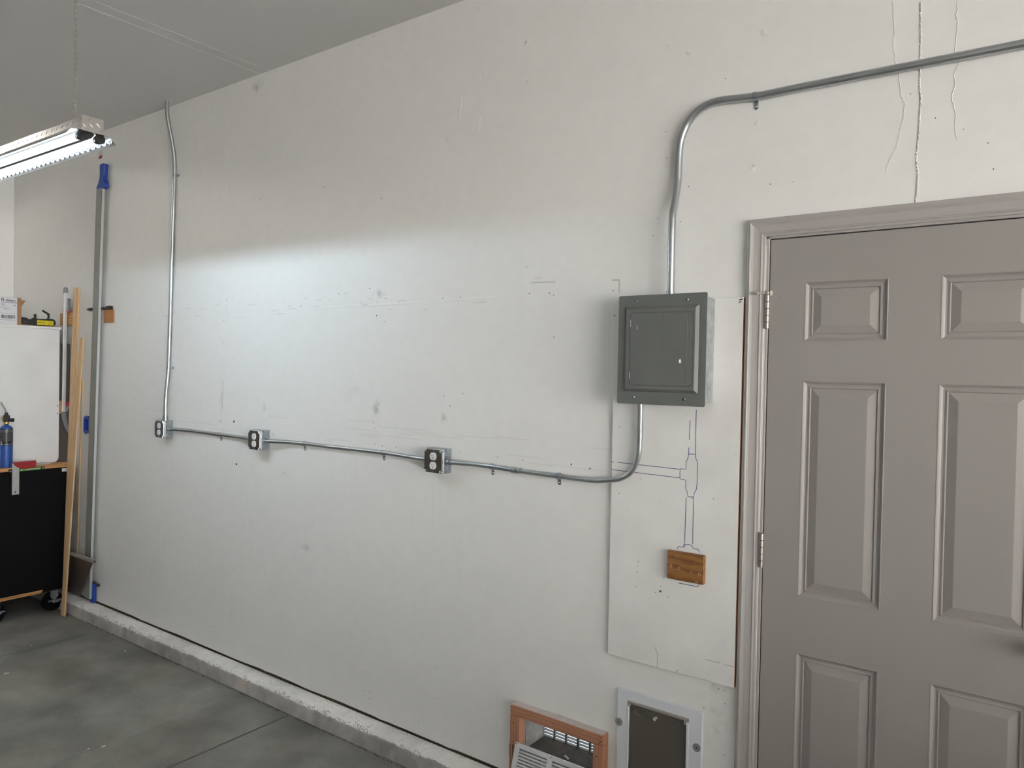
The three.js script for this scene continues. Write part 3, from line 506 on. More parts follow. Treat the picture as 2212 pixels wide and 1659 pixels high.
const c3 = conduit('horizontal conduit between the middle and the rightmost outlet box', [[-2.551, yb - 0.002, 0.030], [-2.52, yb - 0.002, 0.030], [-2.46, yb - 0.001, 0.025], [-2.38, yb + 0.001, 0.014], [-2.30, yb + 0.002, RB + 0.001], [-2.0, yb + 0.002, RB + 0.001], [-1.70, yb + 0.002, RB + 0.001], [-1.60, yb, RB + 0.004], [-1.52, yb - 0.002, 0.022], [-1.45, yb - 0.002, 0.030], [-1.409, yb - 0.002, 0.030]], RB, 140);
connector(c3, [-2.536, yb - 0.002, 0.030], [1, 0, 0], RB);
const c4 = conduit('conduit from the rightmost outlet box bending up into the bottom of the breaker panel', [[-1.308, yb - 0.003, 0.030], [-1.27, yb - 0.003, 0.029], [-1.18, yb - 0.003, 0.016], [-1.09, yb - 0.004, RB + 0.001], [-0.9644, yb - 0.008, RB + 0.001], [-0.80, yb - 0.011, RB + 0.002], [-0.68, yb - 0.012, RB + 0.006], [-0.60, yb - 0.010, 0.023], [-0.5480, yb - 0.002, 0.027], [-0.5000, yb + 0.008, 0.028], [-0.4620, yb + 0.030, 0.029], [-0.4390, yb + 0.062, 0.030], [-0.4275, yb + 0.100, 0.031], [-0.4235, yb + 0.150, 0.033], [-0.4220, yb + 0.210, 0.036], [-0.4205, yb + 0.292, 0.040]], RB * 0.94, 200);
connector(c4, [-1.292, yb - 0.003, 0.030], [1, 0, 0], RB * 0.94);
{
  const cp = part('coupling', merge([discX(RB * 1.18, 0.044, -0.9644, yb - 0.008, RB + 0.001), discX(RB * 1.28, 0.004, -0.9644, yb - 0.008, RB + 0.001)]), M.galv, c4);
  for (const dx of [-0.012, 0.008]) part('set_screw', discZ(0.0030, 0.006, -0.9644 + dx, yb - 0.005, RB * 2.2 + 0.001, 10), M.chrome, cp);
}
const c5 = conduit('thick conduit rising from the breaker panel and bending right above the door', [[-0.3135, 1.8555, 0.052], [-0.3135, 1.93, 0.052], [-0.3140, 2.08, 0.051], [-0.3145, 2.135, 0.047], [-0.3140, 2.19, 0.030], [-0.3120, 2.245, 0.0180], [-0.3110, 2.29, 0.0160], [-0.3100, 2.345, 0.0160], [-0.3030, 2.398, 0.0160], [-0.2800, 2.447, 0.0160], [-0.2440, 2.480, 0.0160], [-0.1900, 2.498, 0.0160], [-0.118, 2.4945, 0.0160], [-0.0544, 2.4895, 0.0160], [0.11, 2.4885, 0.0160], [0.45, 2.486, 0.0160], [1.2, 2.480, 0.0160], [3.2, 2.47, 0.0160]], 0.0122, 240);
connector(c5, [-0.3135, 1.8685, 0.052], [0, 1, 0], 0.0122);
{
  const ring = (x, y, z) => part('joint_ring', at(new THREE.TorusGeometry(0.0122, 0.0006, 6, 24).rotateX(Math.PI / 2), x, y, z), M.zinc, c5);
  ring(-0.3113, 2.262, 0.0166);
}
// one-hole strap: hoop over the tube and a tab with a screw below it
function strap(x, y, z, r, label, alongY, sign = 1) {
  const t = thing('conduit_strap', label, 'strap', 'one-hole straps on the conduit');
  const w = 0.013, rr1 = r + 0.0014, s = new THREE.Shape();
  s.moveTo(-rr1, -z); s.lineTo(-rr1, 0); s.absarc(0, 0, rr1, Math.PI, 0, true); s.lineTo(rr1, -z + 0.0022); s.lineTo(rr1 + 0.020, -z + 0.0022); s.lineTo(rr1 + 0.020, -z); s.lineTo(rr1 - 0.0012, -z); s.lineTo(rr1 - 0.0012, 0); s.absarc(0, 0, rr1 - 0.0012, 0, Math.PI, false); s.lineTo(-rr1 + 0.0012, -z); s.closePath();
  const g = new THREE.ExtrudeGeometry(s, { depth: w, bevelEnabled: false, curveSegments: 16 }).translate(0, 0, -w / 2);
  const hoop = metres(g);
  // shape x = along the wall away from the tube, shape y = out of the wall
  const m = new THREE.Matrix4();
  if (alongY) m.makeBasis(V(sign, 0, 0), V(0, 0, 1), V(0, -sign, 0)); else m.makeBasis(V(0, -1, 0), V(0, 0, 1), V(-1, 0, 0));
  hoop.applyMatrix4(m).translate(x, y, z);
  part('hoop', hoop, M.zinc, t);
  const end = alongY ? [x + sign * (rr1 + 0.012), y] : [x, y - rr1 - 0.012];
  const tb = part('tab', merge([discZ(w / 2, 0.0022, end[0] + (alongY ? sign * 0.006 : 0), end[1] - (alongY ? 0 : 0.006), 0.0011, 20)]), M.zinc, t);
  part('screw', merge([at(turned(new THREE.SphereGeometry(0.0048, 14, 6, 0, 7, 0, Math.PI / 2).scale(1, 0.7, 1), 'x', Math.PI / 2), end[0] + (alongY ? sign * 0.003 : 0), end[1] - (alongY ? 0 : 0.003), 0.0022)]), M.chrome, tb);
}
strap(-2.985, yb, RB + 0.001, RB, 'conduit strap between the leftmost and the middle outlet box');
strap(-2.262, yb + 0.002, RB + 0.001, RB, 'conduit strap just right of the middle outlet box');
strap(-1.707, yb + 0.002, RB + 0.001, RB, 'conduit strap left of the rightmost outlet box');
strap(-1.086, yb - 0.004, RB + 0.001, RB * 0.94, 'conduit strap just left of the conduit coupling');
strap(-0.7685, yb - 0.011, RB + 0.002, RB * 0.94, 'conduit strap between the coupling and the white board');
strap(-0.0570, 2.4897, 0.0160, 0.0122, 'conduit strap on the thick conduit above the door corner');
strap(-3.4785, 2.716, 0.0125, R34, 'upper strap on the vertical conduit below the ceiling', true, 1);
strap(-3.5165, 1.585, 0.0128, R34, 'lower strap on the vertical conduit above the leftmost outlet box', true, 1);

function outletBox(xr, label) {
  const t = thing('outlet_box', label, 'outlet', 'square steel outlet boxes on the wall');
  const w = 0.102, yc = 1.2215, x0 = xr - w, y0 = yc - w / 2, y1 = yc + w / 2, xm = xr - w / 2;
  const body = part('box', box(x0, xr, y0, y1, 0, 0.050, 0.003), M.zinc, t);
  for (const [y, z, r] of [[y1 - 0.022, 0.018, 0.0115], [y0 + 0.022, 0.018, 0.0115]]) for (const k of [1, 0.62]) part('knockout', turned(new THREE.TorusGeometry(r * k, 0.0008, 6, 24), 'y', Math.PI / 2).translate(xr, y, z), M.zinc, body);
  each('screw_hole', [[0.030, 0.042], [-0.004, 0.043], [0.068, 0.042], [0.095, 0.040]].map(([dy, z]) => turned(new THREE.CircleGeometry(0.0022, 10), 'y', Math.PI / 2).translate(xr + 0.0004, y0 + 0.002 + Math.max(0.004, dy), z)), M.dark, body);
  // raised cover with cut corners and a turned-up rim
  const c = 0.0125, k = (m) => poly([[x0 + c, y0 + m], [xr - c, y0 + m], [xr - c, y0 + c], [xr - m, y0 + c], [xr - m, y1 - c], [xr - c, y1 - c], [xr - c, y1 - m], [x0 + c, y1 - m], [x0 + c, y1 - c], [x0 + m, y1 - c], [x0 + m, y0 + c], [x0 + c, y0 + c]]);
  const face = k(0.001);
  for (const dy of [0.0195, -0.0195]) face.holes.push(new THREE.Path(outletShape(xm, yc + dy, 0.0004).getPoints(8)));
  const cover = part('cover', merge([metres(extruded(face, 0.0075, 0.0022).translate(0, 0, 0.0525)), metres(extruded(roundedRect(x0, xr, y0, y1, 0.008), 0.003, 0.0006).translate(0, 0, 0.0500))]), M.plate, t);
  for (const dy of [0.0195, -0.0195]) {
    const r = part('receptacle', metres(extruded(outletShape(xm, yc + dy, 0), 0.010, 0.0006).translate(0, 0, 0.0515)), M.ivory, t);
    part('slot', merge([box(xm - 0.0068, xm - 0.0050, yc + dy - 0.0010, yc + dy + 0.0072, 0.0612, 0.0619), box(xm + 0.0050, xm + 0.0064, yc + dy - 0.0002, yc + dy + 0.0062, 0.0612, 0.0619), discZ(0.0024, 0.0007, xm, yc + dy - 0.0068, 0.0616, 12)]), M.dark, r);
  }
  for (const dy of [0.0425, 0, -0.0425]) part('screw', discZ(0.0028, 0.0022, xm, yc + dy, 0.0606, 12), M.chrome, t);
  for (const [sx, sy] of [[1, 1], [1, -1], [-1, 1], [-1, -1]]) part('screw', merge([at(turned(new THREE.SphereGeometry(0.0050, 14, 6, 0, 7, 0, Math.PI / 2).scale(1, 0.7, 1), 'x', Math.PI / 2), xm + sx * (w / 2 - 0.0062), yc + sy * (w / 2 - 0.0062), 0.0528)]), M.chrome, t);
  return t;
}
function outletShape(x, y, m) {          // round face with flat top and bottom
  const s = new THREE.Shape(), r = 0.0172 + m, h = 0.0142 + m, a = Math.asin(h / r);
  s.absarc(x, y, r, -a, a); s.absarc(x, y, r, Math.PI - a, Math.PI + a); s.closePath();
  return s;
}
outletBox(-3.481, 'leftmost outlet box, below the vertical conduit');
outletBox(-2.550, 'middle of the three steel outlet boxes');
outletBox(-1.307, 'rightmost and largest-looking of the three steel outlet boxes');

// ---------------------------------------------------------------- vent opening, loose grille, pet door
{
  const t = thing('vent_surround', 'reddish wooden frame around the open wall vent', 'vent frame');
  const x0 = -0.9505, x1 = -0.538, y1 = 0.304;
  part('top_rail', box(x0 + 0.001, x1, y1 - 0.0405, y1, 0, 0.040, 0.003), M.redwood, t);
  part('top_paint', box(x0 + 0.003, x1 - 0.003, y1 - 0.001, y1 + 0.0006, 0.002, 0.0365), std({ color: lin(0.66, 0.58, 0.54), map: sized(scuffTex, 0.12), roughness: 0.8 }), t, 'whitish paint smeared along the top of the frame');
  part('stile', box(x0, x0 + 0.0455, 0.022, y1 - 0.041, 0, 0.040, 0.003, 'y'), M.redwood, t);
  part('stile', box(x1 - 0.041, x1, 0.022, y1 - 0.041, 0, 0.040, 0.003, 'y'), M.redwood, t);
  part('bottom_rail', box(x0, x1, 0.003, 0.0215, 0, 0.040, 0.003), M.redwood, t);
  part('spacer', box(x0 + 0.001, x0 + 0.018, 0.10, 0.150, 0.0402, 0.044, 0.001, 'y'), M.redwood, t);
  const hs = [[x0 + 0.006, y1 - 0.008], [x0 + 0.007, y1 - 0.024], [x0 + 0.014, 0.235], [x0 + 0.014, 0.160], [-0.752, 0.285], [-0.745, 0.280], [x1 - 0.012, y1 - 0.010], [x1 - 0.011, y1 - 0.025], [x1 - 0.015, y1 - 0.030], [x1 - 0.018, y1 - 0.034], [x1 - 0.025, 0.222]];
  each('nail_hole', hs.map(([x, y]) => new THREE.CircleGeometry(rr(0.0014, 0.0026), 9).translate(x, y, 0.0404)), M.hole, t);
}
{
  const t = thing('wall_vent', 'grey louvred outside vent seen through the wooden vent frame', 'vent');
  const z = -0.135, x0 = VENT.x0 - 0.13, x1 = VENT.x1 + 0.02, sill = 0.127;
  part('liner', merge([box(VENT.x0 - 0.001, VENT.x0 + 0.003, 0.127, 0.267, -0.142, -0.0005), box(VENT.x1 - 0.003, VENT.x1 + 0.001, 0.127, 0.267, -0.142, -0.0005), box(VENT.x0, VENT.x1, 0.264, 0.268, -0.142, -0.0005)]), std({ color: lin(0.62, 0.62, 0.61), map: sized(curbTex, 0.3), roughness: 0.8 }), t, 'white painted sides of the opening');
  part('sill', box(VENT.x0, VENT.x1, 0.076, sill, -0.14, -0.002), std({ color: lin(0.16, 0.125, 0.095), map: sized(curbTex, 0.25), roughness: 1, bumpMap: sized(concreteBump, 0.2), bumpScale: 0.004 }), t, 'dusty brown sill');
  const m = std({ color: lin(0.20, 0.20, 0.19), roughness: 0.6 });
  for (let y = sill + 0.004; y < VENT.y1; y += 0.0120) part('louvre', at(turned(box(0, VENT.x1 - VENT.x0, -0.0011, 0.0011, -0.005, 0.005, 0.0006), 'x', 0.45), VENT.x0, y, z), m, t);
  for (let i = 0; i <= 6; i++) { const x = VENT.x0 + (VENT.x1 - VENT.x0) * i / 6; part('bar', box(x - 0.0045, x + 0.0045, sill, VENT.y1, z - 0.003, z + 0.0065), m, t); }
  part('chip', at(turned(cyl(0.0045, 0.02, 8), 'z', 1.1), -0.735, sill + 0.0045, -0.035), M.whiteMetal, t, 'small pale plug lying on the sill');
}
{
  const t = thing('vent_grille', 'white metal register grille leaning against the wooden vent frame', 'grille');
  t.position.set(-0.9125, -0.003, 0.098); t.rotation.x = -Math.atan2(0.050, 0.174);
  const w = 0.335, h = 0.181, s = roundedRect(0, w, 0, h, 0.004), cols = [[0.022, 0.150], [0.172, 0.313]];
  for (const [a, b] of cols) s.holes.push(poly([[a, 0.018], [a, h - 0.018], [b, h - 0.018], [b, 0.018]]));
  part('frame', metres(extruded(s, 0.006, 0.0015)), M.whiteMetal, t);
  for (const [a, b] of cols) for (let y = 0.024; y < h - 0.020; y += 0.0118) part('fin', at(turned(box(a, b, -0.0042, 0.0042, -0.0006, 0.0006), 'x', -0.85), 0, y, 0.0020), M.whiteMetal, t);
  part('damper_box', merge([box(0.0165, w - 0.0165, 0.013, 0.0142, -0.024, 0.0005), box(0.0165, w - 0.0165, h - 0.0142, h - 0.013, -0.024, 0.0005), box(0.0165, 0.0177, 0.013, h - 0.013, -0.024, 0.0005), box(w - 0.0177, w - 0.0165, 0.013, h - 0.013, -0.024, 0.0005), box(0.0165, w - 0.0165, 0.013, h - 0.013, -0.025, -0.024)]), M.galv, t, 'sheet-metal damper box behind the fins');
  each('screw_hole', [[0.006, h - 0.005], [0.165, h - 0.007], [w - 0.008, h - 0.006]].map(([x, y]) => new THREE.CircleGeometry(0.0022, 10).translate(x, y, 0.0063)), M.dark, t);
}
{
  const t = thing('pet_door', 'white-framed pet door with a dark flap, low in the wall', 'pet door');
  const x0 = -0.4985, x1 = -0.1835, y1 = 0.4795, y0 = 0.02, i0 = -0.4575, i1 = -0.2305, iy = 0.4455, iy0 = 0.055;
  const s = roundedRect(x0, x1, y0, y1, 0.002); s.holes.push(poly([[i0, iy0], [i0, iy], [i1, iy], [i1, iy0]]));
  part('frame', metres(extruded(s, 0.012, 0.0015)), M.petFrame, t);
  part('inner_lip', merge([box(i1 - 0.006, i1 + 0.002, iy0, iy - 0.012, 0.004, 0.018, 0.002), box(i0 - 0.002, i0 + 0.004, iy0, iy - 0.006, 0.004, 0.014, 0.0015)]), M.petFrame, t);
  part('hinge_bar', merge([at(turned(cyl(0.006, i1 - i0 - 0.002, 14), 'z', Math.PI / 2), (i0 + i1) / 2, iy - 0.004, 0.011)]), std({ color: lin(0.30, 0.28, 0.25), roughness: 0.4 }), t);
  const f = part('flap', box(i0 + 0.006, i1 - 0.010, iy0 + 0.004, iy - 0.006, 0.001, 0.0065, 0.002), M.flap, t);
  part('oval', at(new THREE.TorusGeometry(0.05, 0.0035, 10, 48).scale(1.62, 0.42, 0.7), -0.3495, 0.4135, 0.0065), M.flap, f, 'oval moulding pressed into the flap');
  part('latch_pin', merge([discZ(0.0045, 0.014, -0.3505, 0.4130, 0.0125, 14), discZ(0.006, 0.003, -0.3505, 0.4130, 0.0200, 14)]), std({ color: lin(0.55, 0.54, 0.52), roughness: 0.35 }), f);
  part('corner_clip', merge([box(i1 - 0.016, i1 - 0.006, iy - 0.022, iy - 0.002, 0.006, 0.017, 0.002), box(i0, i0 + 0.010, iy - 0.018, iy - 0.001, 0.006, 0.016, 0.002)]), std({ color: lin(0.30, 0.28, 0.25), roughness: 0.5 }), t);
  for (const [x, y] of [[-0.4905, 0.3600], [-0.2000, 0.3592]]) { const c = part('screw_cap', discZ(0.0135, 0.004, x, y, 0.013, 28), M.greyPlastic, t); part('hole', discZ(0.0026, 0.0006, x, y, 0.0152, 10), M.dark, c); }
}

// ---------------------------------------------------------------- left corner: straightedge, sticks, sheet, clamps
function bar(p, q, w, d, r = 0.001, lean = V(1, 0, 0)) {       // a straight bar from p to q; w across (about x), d deep
  const a = V(...p), b = V(...q), l = a.distanceTo(b), y = b.clone().sub(a).normalize(), z = lean.clone().cross(y).normalize(), x = y.clone().cross(z);
  const g = metres(new RoundedBoxGeometry(w, l, d, 2, r), 'y');
  return g.applyMatrix4(new THREE.Matrix4().makeBasis(x, y, z)).translate((a.x + b.x) / 2, (a.y + b.y) / 2, (a.z + b.z) / 2);
}
{
  const t = thing('straightedge', 'long grey and silver straightedge with blue ends leaning against the wall', 'straightedge');
  const A = [-4.452, 0.03, 0.025], B = [-4.327, 2.745, 0.025], u = (k, dx, dz) => [A[0] + (B[0] - A[0]) * k + dx, A[1] + (B[1] - A[1]) * k, A[2] + dz];
  part('rail', bar(u(0, -0.0130, 0.0060), u(1, -0.0130, 0.0060), 0.084, 0.0155, 0.0015), std({ color: lin(0.52, 0.54, 0.54), roughness: 0.4, metalness: 0.2 }), t, 'pale aluminium body');
  part('face', bar(u(0.001, -0.0135, 0.0135), u(0.999, -0.0135, 0.0135), 0.068, 0.0025, 0.0005), M.levelGrey, t, 'grey painted web');
  each('groove', [bar(u(0.002, 0.0225, 0.0136), u(0.998, 0.0225, 0.0136), 0.0024, 0.0012, 0.0003), bar(u(0.002, -0.0495, 0.0136), u(0.998, -0.0495, 0.0136), 0.0024, 0.0012, 0.0003)], M.dark, t);
  const k = poly([[-4.384, 2.740], [-4.288, 2.740], [-4.262, 2.752], [-4.262, 2.768], [-4.272, 2.781], [-4.288, 2.797], [-4.292, 2.812], [-4.284, 2.826], [-4.282, 2.86], [-4.276, 2.885], [-4.276, 2.900], [-4.300, 2.906], [-4.336, 2.904], [-4.343, 2.896], [-4.342, 2.84], [-4.346, 2.812], [-4.362, 2.786], [-4.380, 2.764], [-4.386, 2.752]]);
  part('handle', metres(extruded(k, 0.026, 0.003)).translate(0, 0, 0.012), M.bluePlastic, t, 'blue plastic handle');
  part('rivet', discZ(0.006, 0.003, -4.350, 2.718, 0.0405, 12), M.nickel, t);
  part('end_cap', box(-4.440, -4.404, 0.002, 0.135, 0.002, 0.0265, 0.004), M.bluePlastic, t, 'blue plastic end');
}
{
  const t = thing('clamp_pad_block', 'small golden wooden block on the wall behind the straightedge', 'block');
  part('block', metres(extruded(roundedRect(-4.330, -4.202, 1.869, 1.957, [0.004, 0.004, 0.014, 0.012]), 0.008, 0.001), 'y'), M.cedarLight = std({ map: sized(plyTex, 0.3, 0.05), color: lin(0.92, 0.80, 0.62), roughness: 0.6 }), t);
}
{
  const t = thing('spring_clamp', 'black clamp gripping the straightedge at the golden wooden block', 'clamp');
  part('jaw', merge([box(-4.332, -4.222, 1.9585, 1.974, 0.0020, 0.020, 0.005), box(-4.262, -4.217, 1.9575, 1.978, 0.0020, 0.030, 0.005)]), M.black, t);
  part('grip', merge([at(turned(cyl(0.0075, 0.15, 12), 'z', Math.PI / 2), -4.405, 1.966, 0.0125), at(turned(cyl(0.0095, 0.05, 12, 0.0085), 'z', Math.PI / 2), -4.503, 1.966, 0.0125), at(turned(cyl(0.0085, 0.032, 12, 0.003), 'z', Math.PI / 2), -4.544, 1.966, 0.0125)]), M.black, t);
}
{
  const t = thing('foot_clamp', 'small black clamp beside the blue foot of the straightedge', 'clamp');
  part('lever', merge([pipe([[-4.430, 0.139, 0.020], [-4.400, 0.1385, 0.020], [-4.368, 0.134, 0.020], [-4.347, 0.132, 0.020]], 0.006, 14, 10), box(-4.356, -4.338, 0.124, 0.140, 0.011, 0.029, 0.004)]), M.black, t);
}
const stick = (label, p, q, w, d, n = 0) => {
  const t = thing('wooden_stick', label, 'wood strip', 'pale wooden strips leaning in the corner');
  part('strip', bar(p, q, w, d, 0.0015), M.pine, t);
  return t;
};
stick('leftmost tall pale wood strip beside the clamp', [-4.592, FLOOR + 0.002, 0.130], [-4.655, 2.115, 0.044], 0.024, 0.012);
stick('second tall pale wood strip, tight against the leftmost one', [-4.566, FLOOR + 0.002, 0.132], [-4.600, 2.112, 0.046], 0.026, 0.012);
stick('wide pale wood strip ending at half height, in front of the tall strips', [-4.545, FLOOR + 0.002, 0.150], [-4.458, 1.772, 0.086], 0.050, 0.010);
stick('thin wood strip standing on the curb, shortest and rightmost of the leaning strips', [-4.690, 0.003, 0.008], [-4.572, 1.498, 0.030], 0.012, 0.008);
{
  const t = thing('tube_edged_sheet', 'brown sheet with a grey metal tube along its top, leaning in the corner', 'sheet');
  const tube = at(turned(new THREE.LatheGeometry([[0.0105, -0.16], [0.0135, -0.16], [0.0135, 0.16], [0.0105, 0.16], [0.0105, -0.16]].map(([x, y]) => new THREE.Vector2(x, y)), 24), 'z', Math.PI / 2), -4.388, 0.325, 0.098);
  part('tube', tube, M.alu, t);
  const a = [[-4.53, 0.318, 0.098], [-4.250, 0.312, 0.098], [-4.610, 0.004, 0.016], [-4.800, 0.004, 0.012]], pos = [];
  const f = 0.003, q = (p, s) => [p[0], p[1], p[2] + s];
  const faces = [[0, 3, 2, 1, f], [0, 1, 2, 3, 0]];
  for (const [i, j, k, l, s] of faces) pos.push(...q(a[i], s), ...q(a[j], s), ...q(a[k], s), ...q(a[i], s), ...q(a[k], s), ...q(a[l], s));
  for (const [i, j] of [[0, 1], [1, 2], [2, 3], [3, 0]]) pos.push(...q(a[i], 0), ...q(a[i], f), ...q(a[j], f), ...q(a[i], 0), ...q(a[j], f), ...q(a[j], 0));
  const g = new THREE.BufferGeometry(); g.setAttribute('position', new THREE.Float32BufferAttribute(pos, 3)); g.computeVertexNormals();
  part('sheet', metres(g), phys({ color: lin(0.10, 0.078, 0.062), roughness: 0.3, clearcoat: 0.5, clearcoatRoughness: 0.25 }), t);
  each('rivet', [discZ(0.003, 0.003, -4.335, 0.306, 0.101, 10), discZ(0.003, 0.003, -4.445, 0.306, 0.101, 10)], M.chrome, t);
}
{
  const t = thing('electrical_gang_box', 'blue plastic single-gang electrical box on the wall behind the wood strips', 'electrical box');
  const x0 = -4.553, x1 = -4.470, y0 = 1.133, y1 = 1.240;
  const s = roundedRect(x0, x1, y0, y1, 0.004); s.holes.push(poly([[x0 + 0.009, y0 + 0.016], [x0 + 0.009, y1 - 0.014], [x1 - 0.009, y1 - 0.014], [x1 - 0.009, y0 + 0.016]]));
  part('shell', merge([metres(extruded(s, 0.030, 0.0012)), box(x0 + 0.002, x1 - 0.002, y0 + 0.002, y1 - 0.002, 0.0005, 0.004)]), M.bluePlastic, t);
  part('ear', merge([box(x0 + 0.02, x0 + 0.032, y1 - 0.004, y1 + 0.008, 0.020, 0.030, 0.002), box(x1 - 0.022, x1 - 0.010, y1 - 0.004, y1 + 0.008, 0.020, 0.030, 0.002), box(x0 + 0.02, x0 + 0.032, y0 - 0.008, y0 + 0.004, 0.020, 0.030, 0.002)]), M.bluePlastic, t);
}
{
  const t = thing('paper_tag', 'small red and white paper tag on the wall above the blue handle', 'tag');
  part('paper', box(-4.437, -4.385, 2.960, 3.012, 0.0002, 0.0012), std({ map: painted(64, 64, (g) => { g.fillStyle = '#cfcbc6'; g.fillRect(0, 0, 64, 64); g.fillStyle = '#a8343c'; g.beginPath(); g.moveTo(2, 62); g.lineTo(14, 38); g.lineTo(26, 44); g.lineTo(40, 34); g.lineTo(50, 40); g.lineTo(60, 36); g.lineTo(62, 58); g.lineTo(40, 62); g.fill(); }), roughness: 0.8 }), t);
  const uv = t.children[0].geometry.attributes.uv; for (let i = 0; i < uv.count; i++) uv.setXY(i, (uv.getX(i) + 4.437) / 0.052, (uv.getY(i) - 2.960) / 0.052);
}

// ---------------------------------------------------------------- tool cart and what stands on it
const CX = -4.68;
{
  const t = thing('tool_cart', 'black rolling tool cart with a plywood top in the corner', 'cart');
  part('body', box(-5.45, CX - 0.003, 0.066, 0.893, 0.058, 1.30, 0.002), M.blackPaint, t);
  part('top', box(-5.48, CX, 0.893, 0.918, 0.050, 1.32, 0.004, 'z'), M.ply, t, 'plywood worktop');
  part('bottom_rail', metres(turned(extruded(poly([[-0.220, 0.084], [-0.232, 0.064], [-1.28, 0.064], [-1.28, 0.084]]), 0.02), 'y', Math.PI / 2), 'z').translate(CX - 0.019, 0, 0), M.ply, t, 'bare wooden strip under the body');
  const tag = part('label', box(CX - 0.001, CX + 0.0005, 0.864, 0.886, 0.056, 0.1085), M.tagPaper = std({ map: painted(256, 96, (g) => { g.fillStyle = '#dcdedd'; g.fillRect(0, 0, 256, 96); g.fillStyle = '#3a3e40'; for (const [x, w] of [[70, 22], [96, 18], [118, 20], [156, 18], [178, 16], [198, 14]]) { g.fillRect(x, 36, 4, 26); g.fillRect(x, 36, w, 5); g.fillRect(x + w - 5, 36, 4, 26); g.fillRect(x, 48, w, 4); } }), roughness: 0.6 }), t, 'small white printed label');
  faceUV(tag.geometry, 0.056, 0.1085, 0.864, 0.886);
  for (const dz of [0, 0.345, 1.02]) {
    const zc = 0.143 + dz, wheelY = FLOOR + 0.0635;
    const plate = extruded(poly([[-0.025, 0.092], [0.025, 0.092], [0.0245, 0.022], [0.010, 0.001], [-0.010, 0.001], [-0.0245, 0.022]]), 0.004, 0.0008);
    plate.applyMatrix4(new THREE.Matrix4().makeBasis(V(0, 0, -1), V(0, 1, 0), V(1, 0, 0))).translate(CX - 0.016, 0, zc);
    const c = part('caster', metres(plate), M.zinc, t, 'zinc caster fork');
    const back = metres(plate.clone()).translate(-0.062, 0, 0);
    part('fork', back, M.zinc, c);
    part('wheel', at(turned(new THREE.LatheGeometry([[0.010, -0.024], [0.052, -0.022], [0.060, -0.019], [0.0635, -0.010], [0.0635, 0.010], [0.060, 0.019], [0.052, 0.022], [0.010, 0.024]].map(([x, y]) => new THREE.Vector2(x, y)), 36), 'z', Math.PI / 2), CX - 0.046, wheelY, zc), M.rubber, c, 'black rubber wheel');
    part('fork_rib', merge([bar([CX - 0.0105, 0.088, zc + 0.017], [CX - 0.0105, 0.034, zc + 0.017], 0.003, 0.003), bar([CX - 0.0105, 0.034, zc + 0.017], [CX - 0.0105, 0.008, zc + 0.004], 0.003, 0.003), bar([CX - 0.0105, 0.088, zc - 0.017], [CX - 0.0105, 0.034, zc - 0.017], 0.003, 0.003), bar([CX - 0.0105, 0.034, zc - 0.017], [CX - 0.0105, 0.008, zc - 0.004], 0.003, 0.003)]), M.zinc, c);
    part('brake', merge([box(CX - 0.022, CX - 0.006, -0.012, -0.002, zc - 0.052, zc + 0.040, 0.004), box(CX - 0.016, CX - 0.004, -0.022, -0.006, zc - 0.030, zc + 0.014, 0.004)]), M.zinc, c);
    part('axle_bolt', discX(0.005, 0.008, CX - 0.006, -0.001, zc, 12), M.chrome, c);
  }
}
function faceUV(g, z0, z1, y0, y1) { const uv = g.attributes.uv, p = g.attributes.position; for (let i = 0; i < uv.count; i++) uv.setXY(i, (z1 - p.getZ(i)) / (z1 - z0), (p.getY(i) - y0) / (y1 - y0)); }
{
  const t = thing('wall_cabinet', 'tall white cabinet standing on the black tool cart', 'cabinet');
  const fx = -4.80;
  const face = extruded(roundedRect(-0.64, -0.080, 0.9185, 1.829, [0, 0.032, 0, 0]), 0.016, 0.001);
  part('front', metres(turned(face, 'y', Math.PI / 2)).translate(fx - 0.016, 0, 0), M.laminate, t);
  part('body', box(-5.36, fx - 0.017, 0.9185, 1.829, 0.100, 0.63), M.brownBoard, t, 'dark side of the cabinet');
  part('top', box(-5.37, fx + 0.003, 1.8295, 1.846, 0.072, 0.645, 0.002), M.laminate, t);
  each('screw', [discX(0.0035, 0.002, fx + 0.001, 1.304, 0.090, 10), discX(0.0035, 0.002, fx + 0.001, 1.254, 0.091, 10)], M.dark, t);
  part('dark_gap_sheet', box(-4.850, -4.8225, 0.9185, 1.735, 0.003, 0.0995), M.brownBoard, t, 'dark brown sheet added to darken the gap between the cabinet and the wall');  // dark sheet added to darken the gap beside the cabinet
  part('cleat', box(-4.822, -4.801, 1.250, 1.340, 0.056, 0.0785, 0.002), M.ply, t, 'wooden cleat on the side of the cabinet');
}
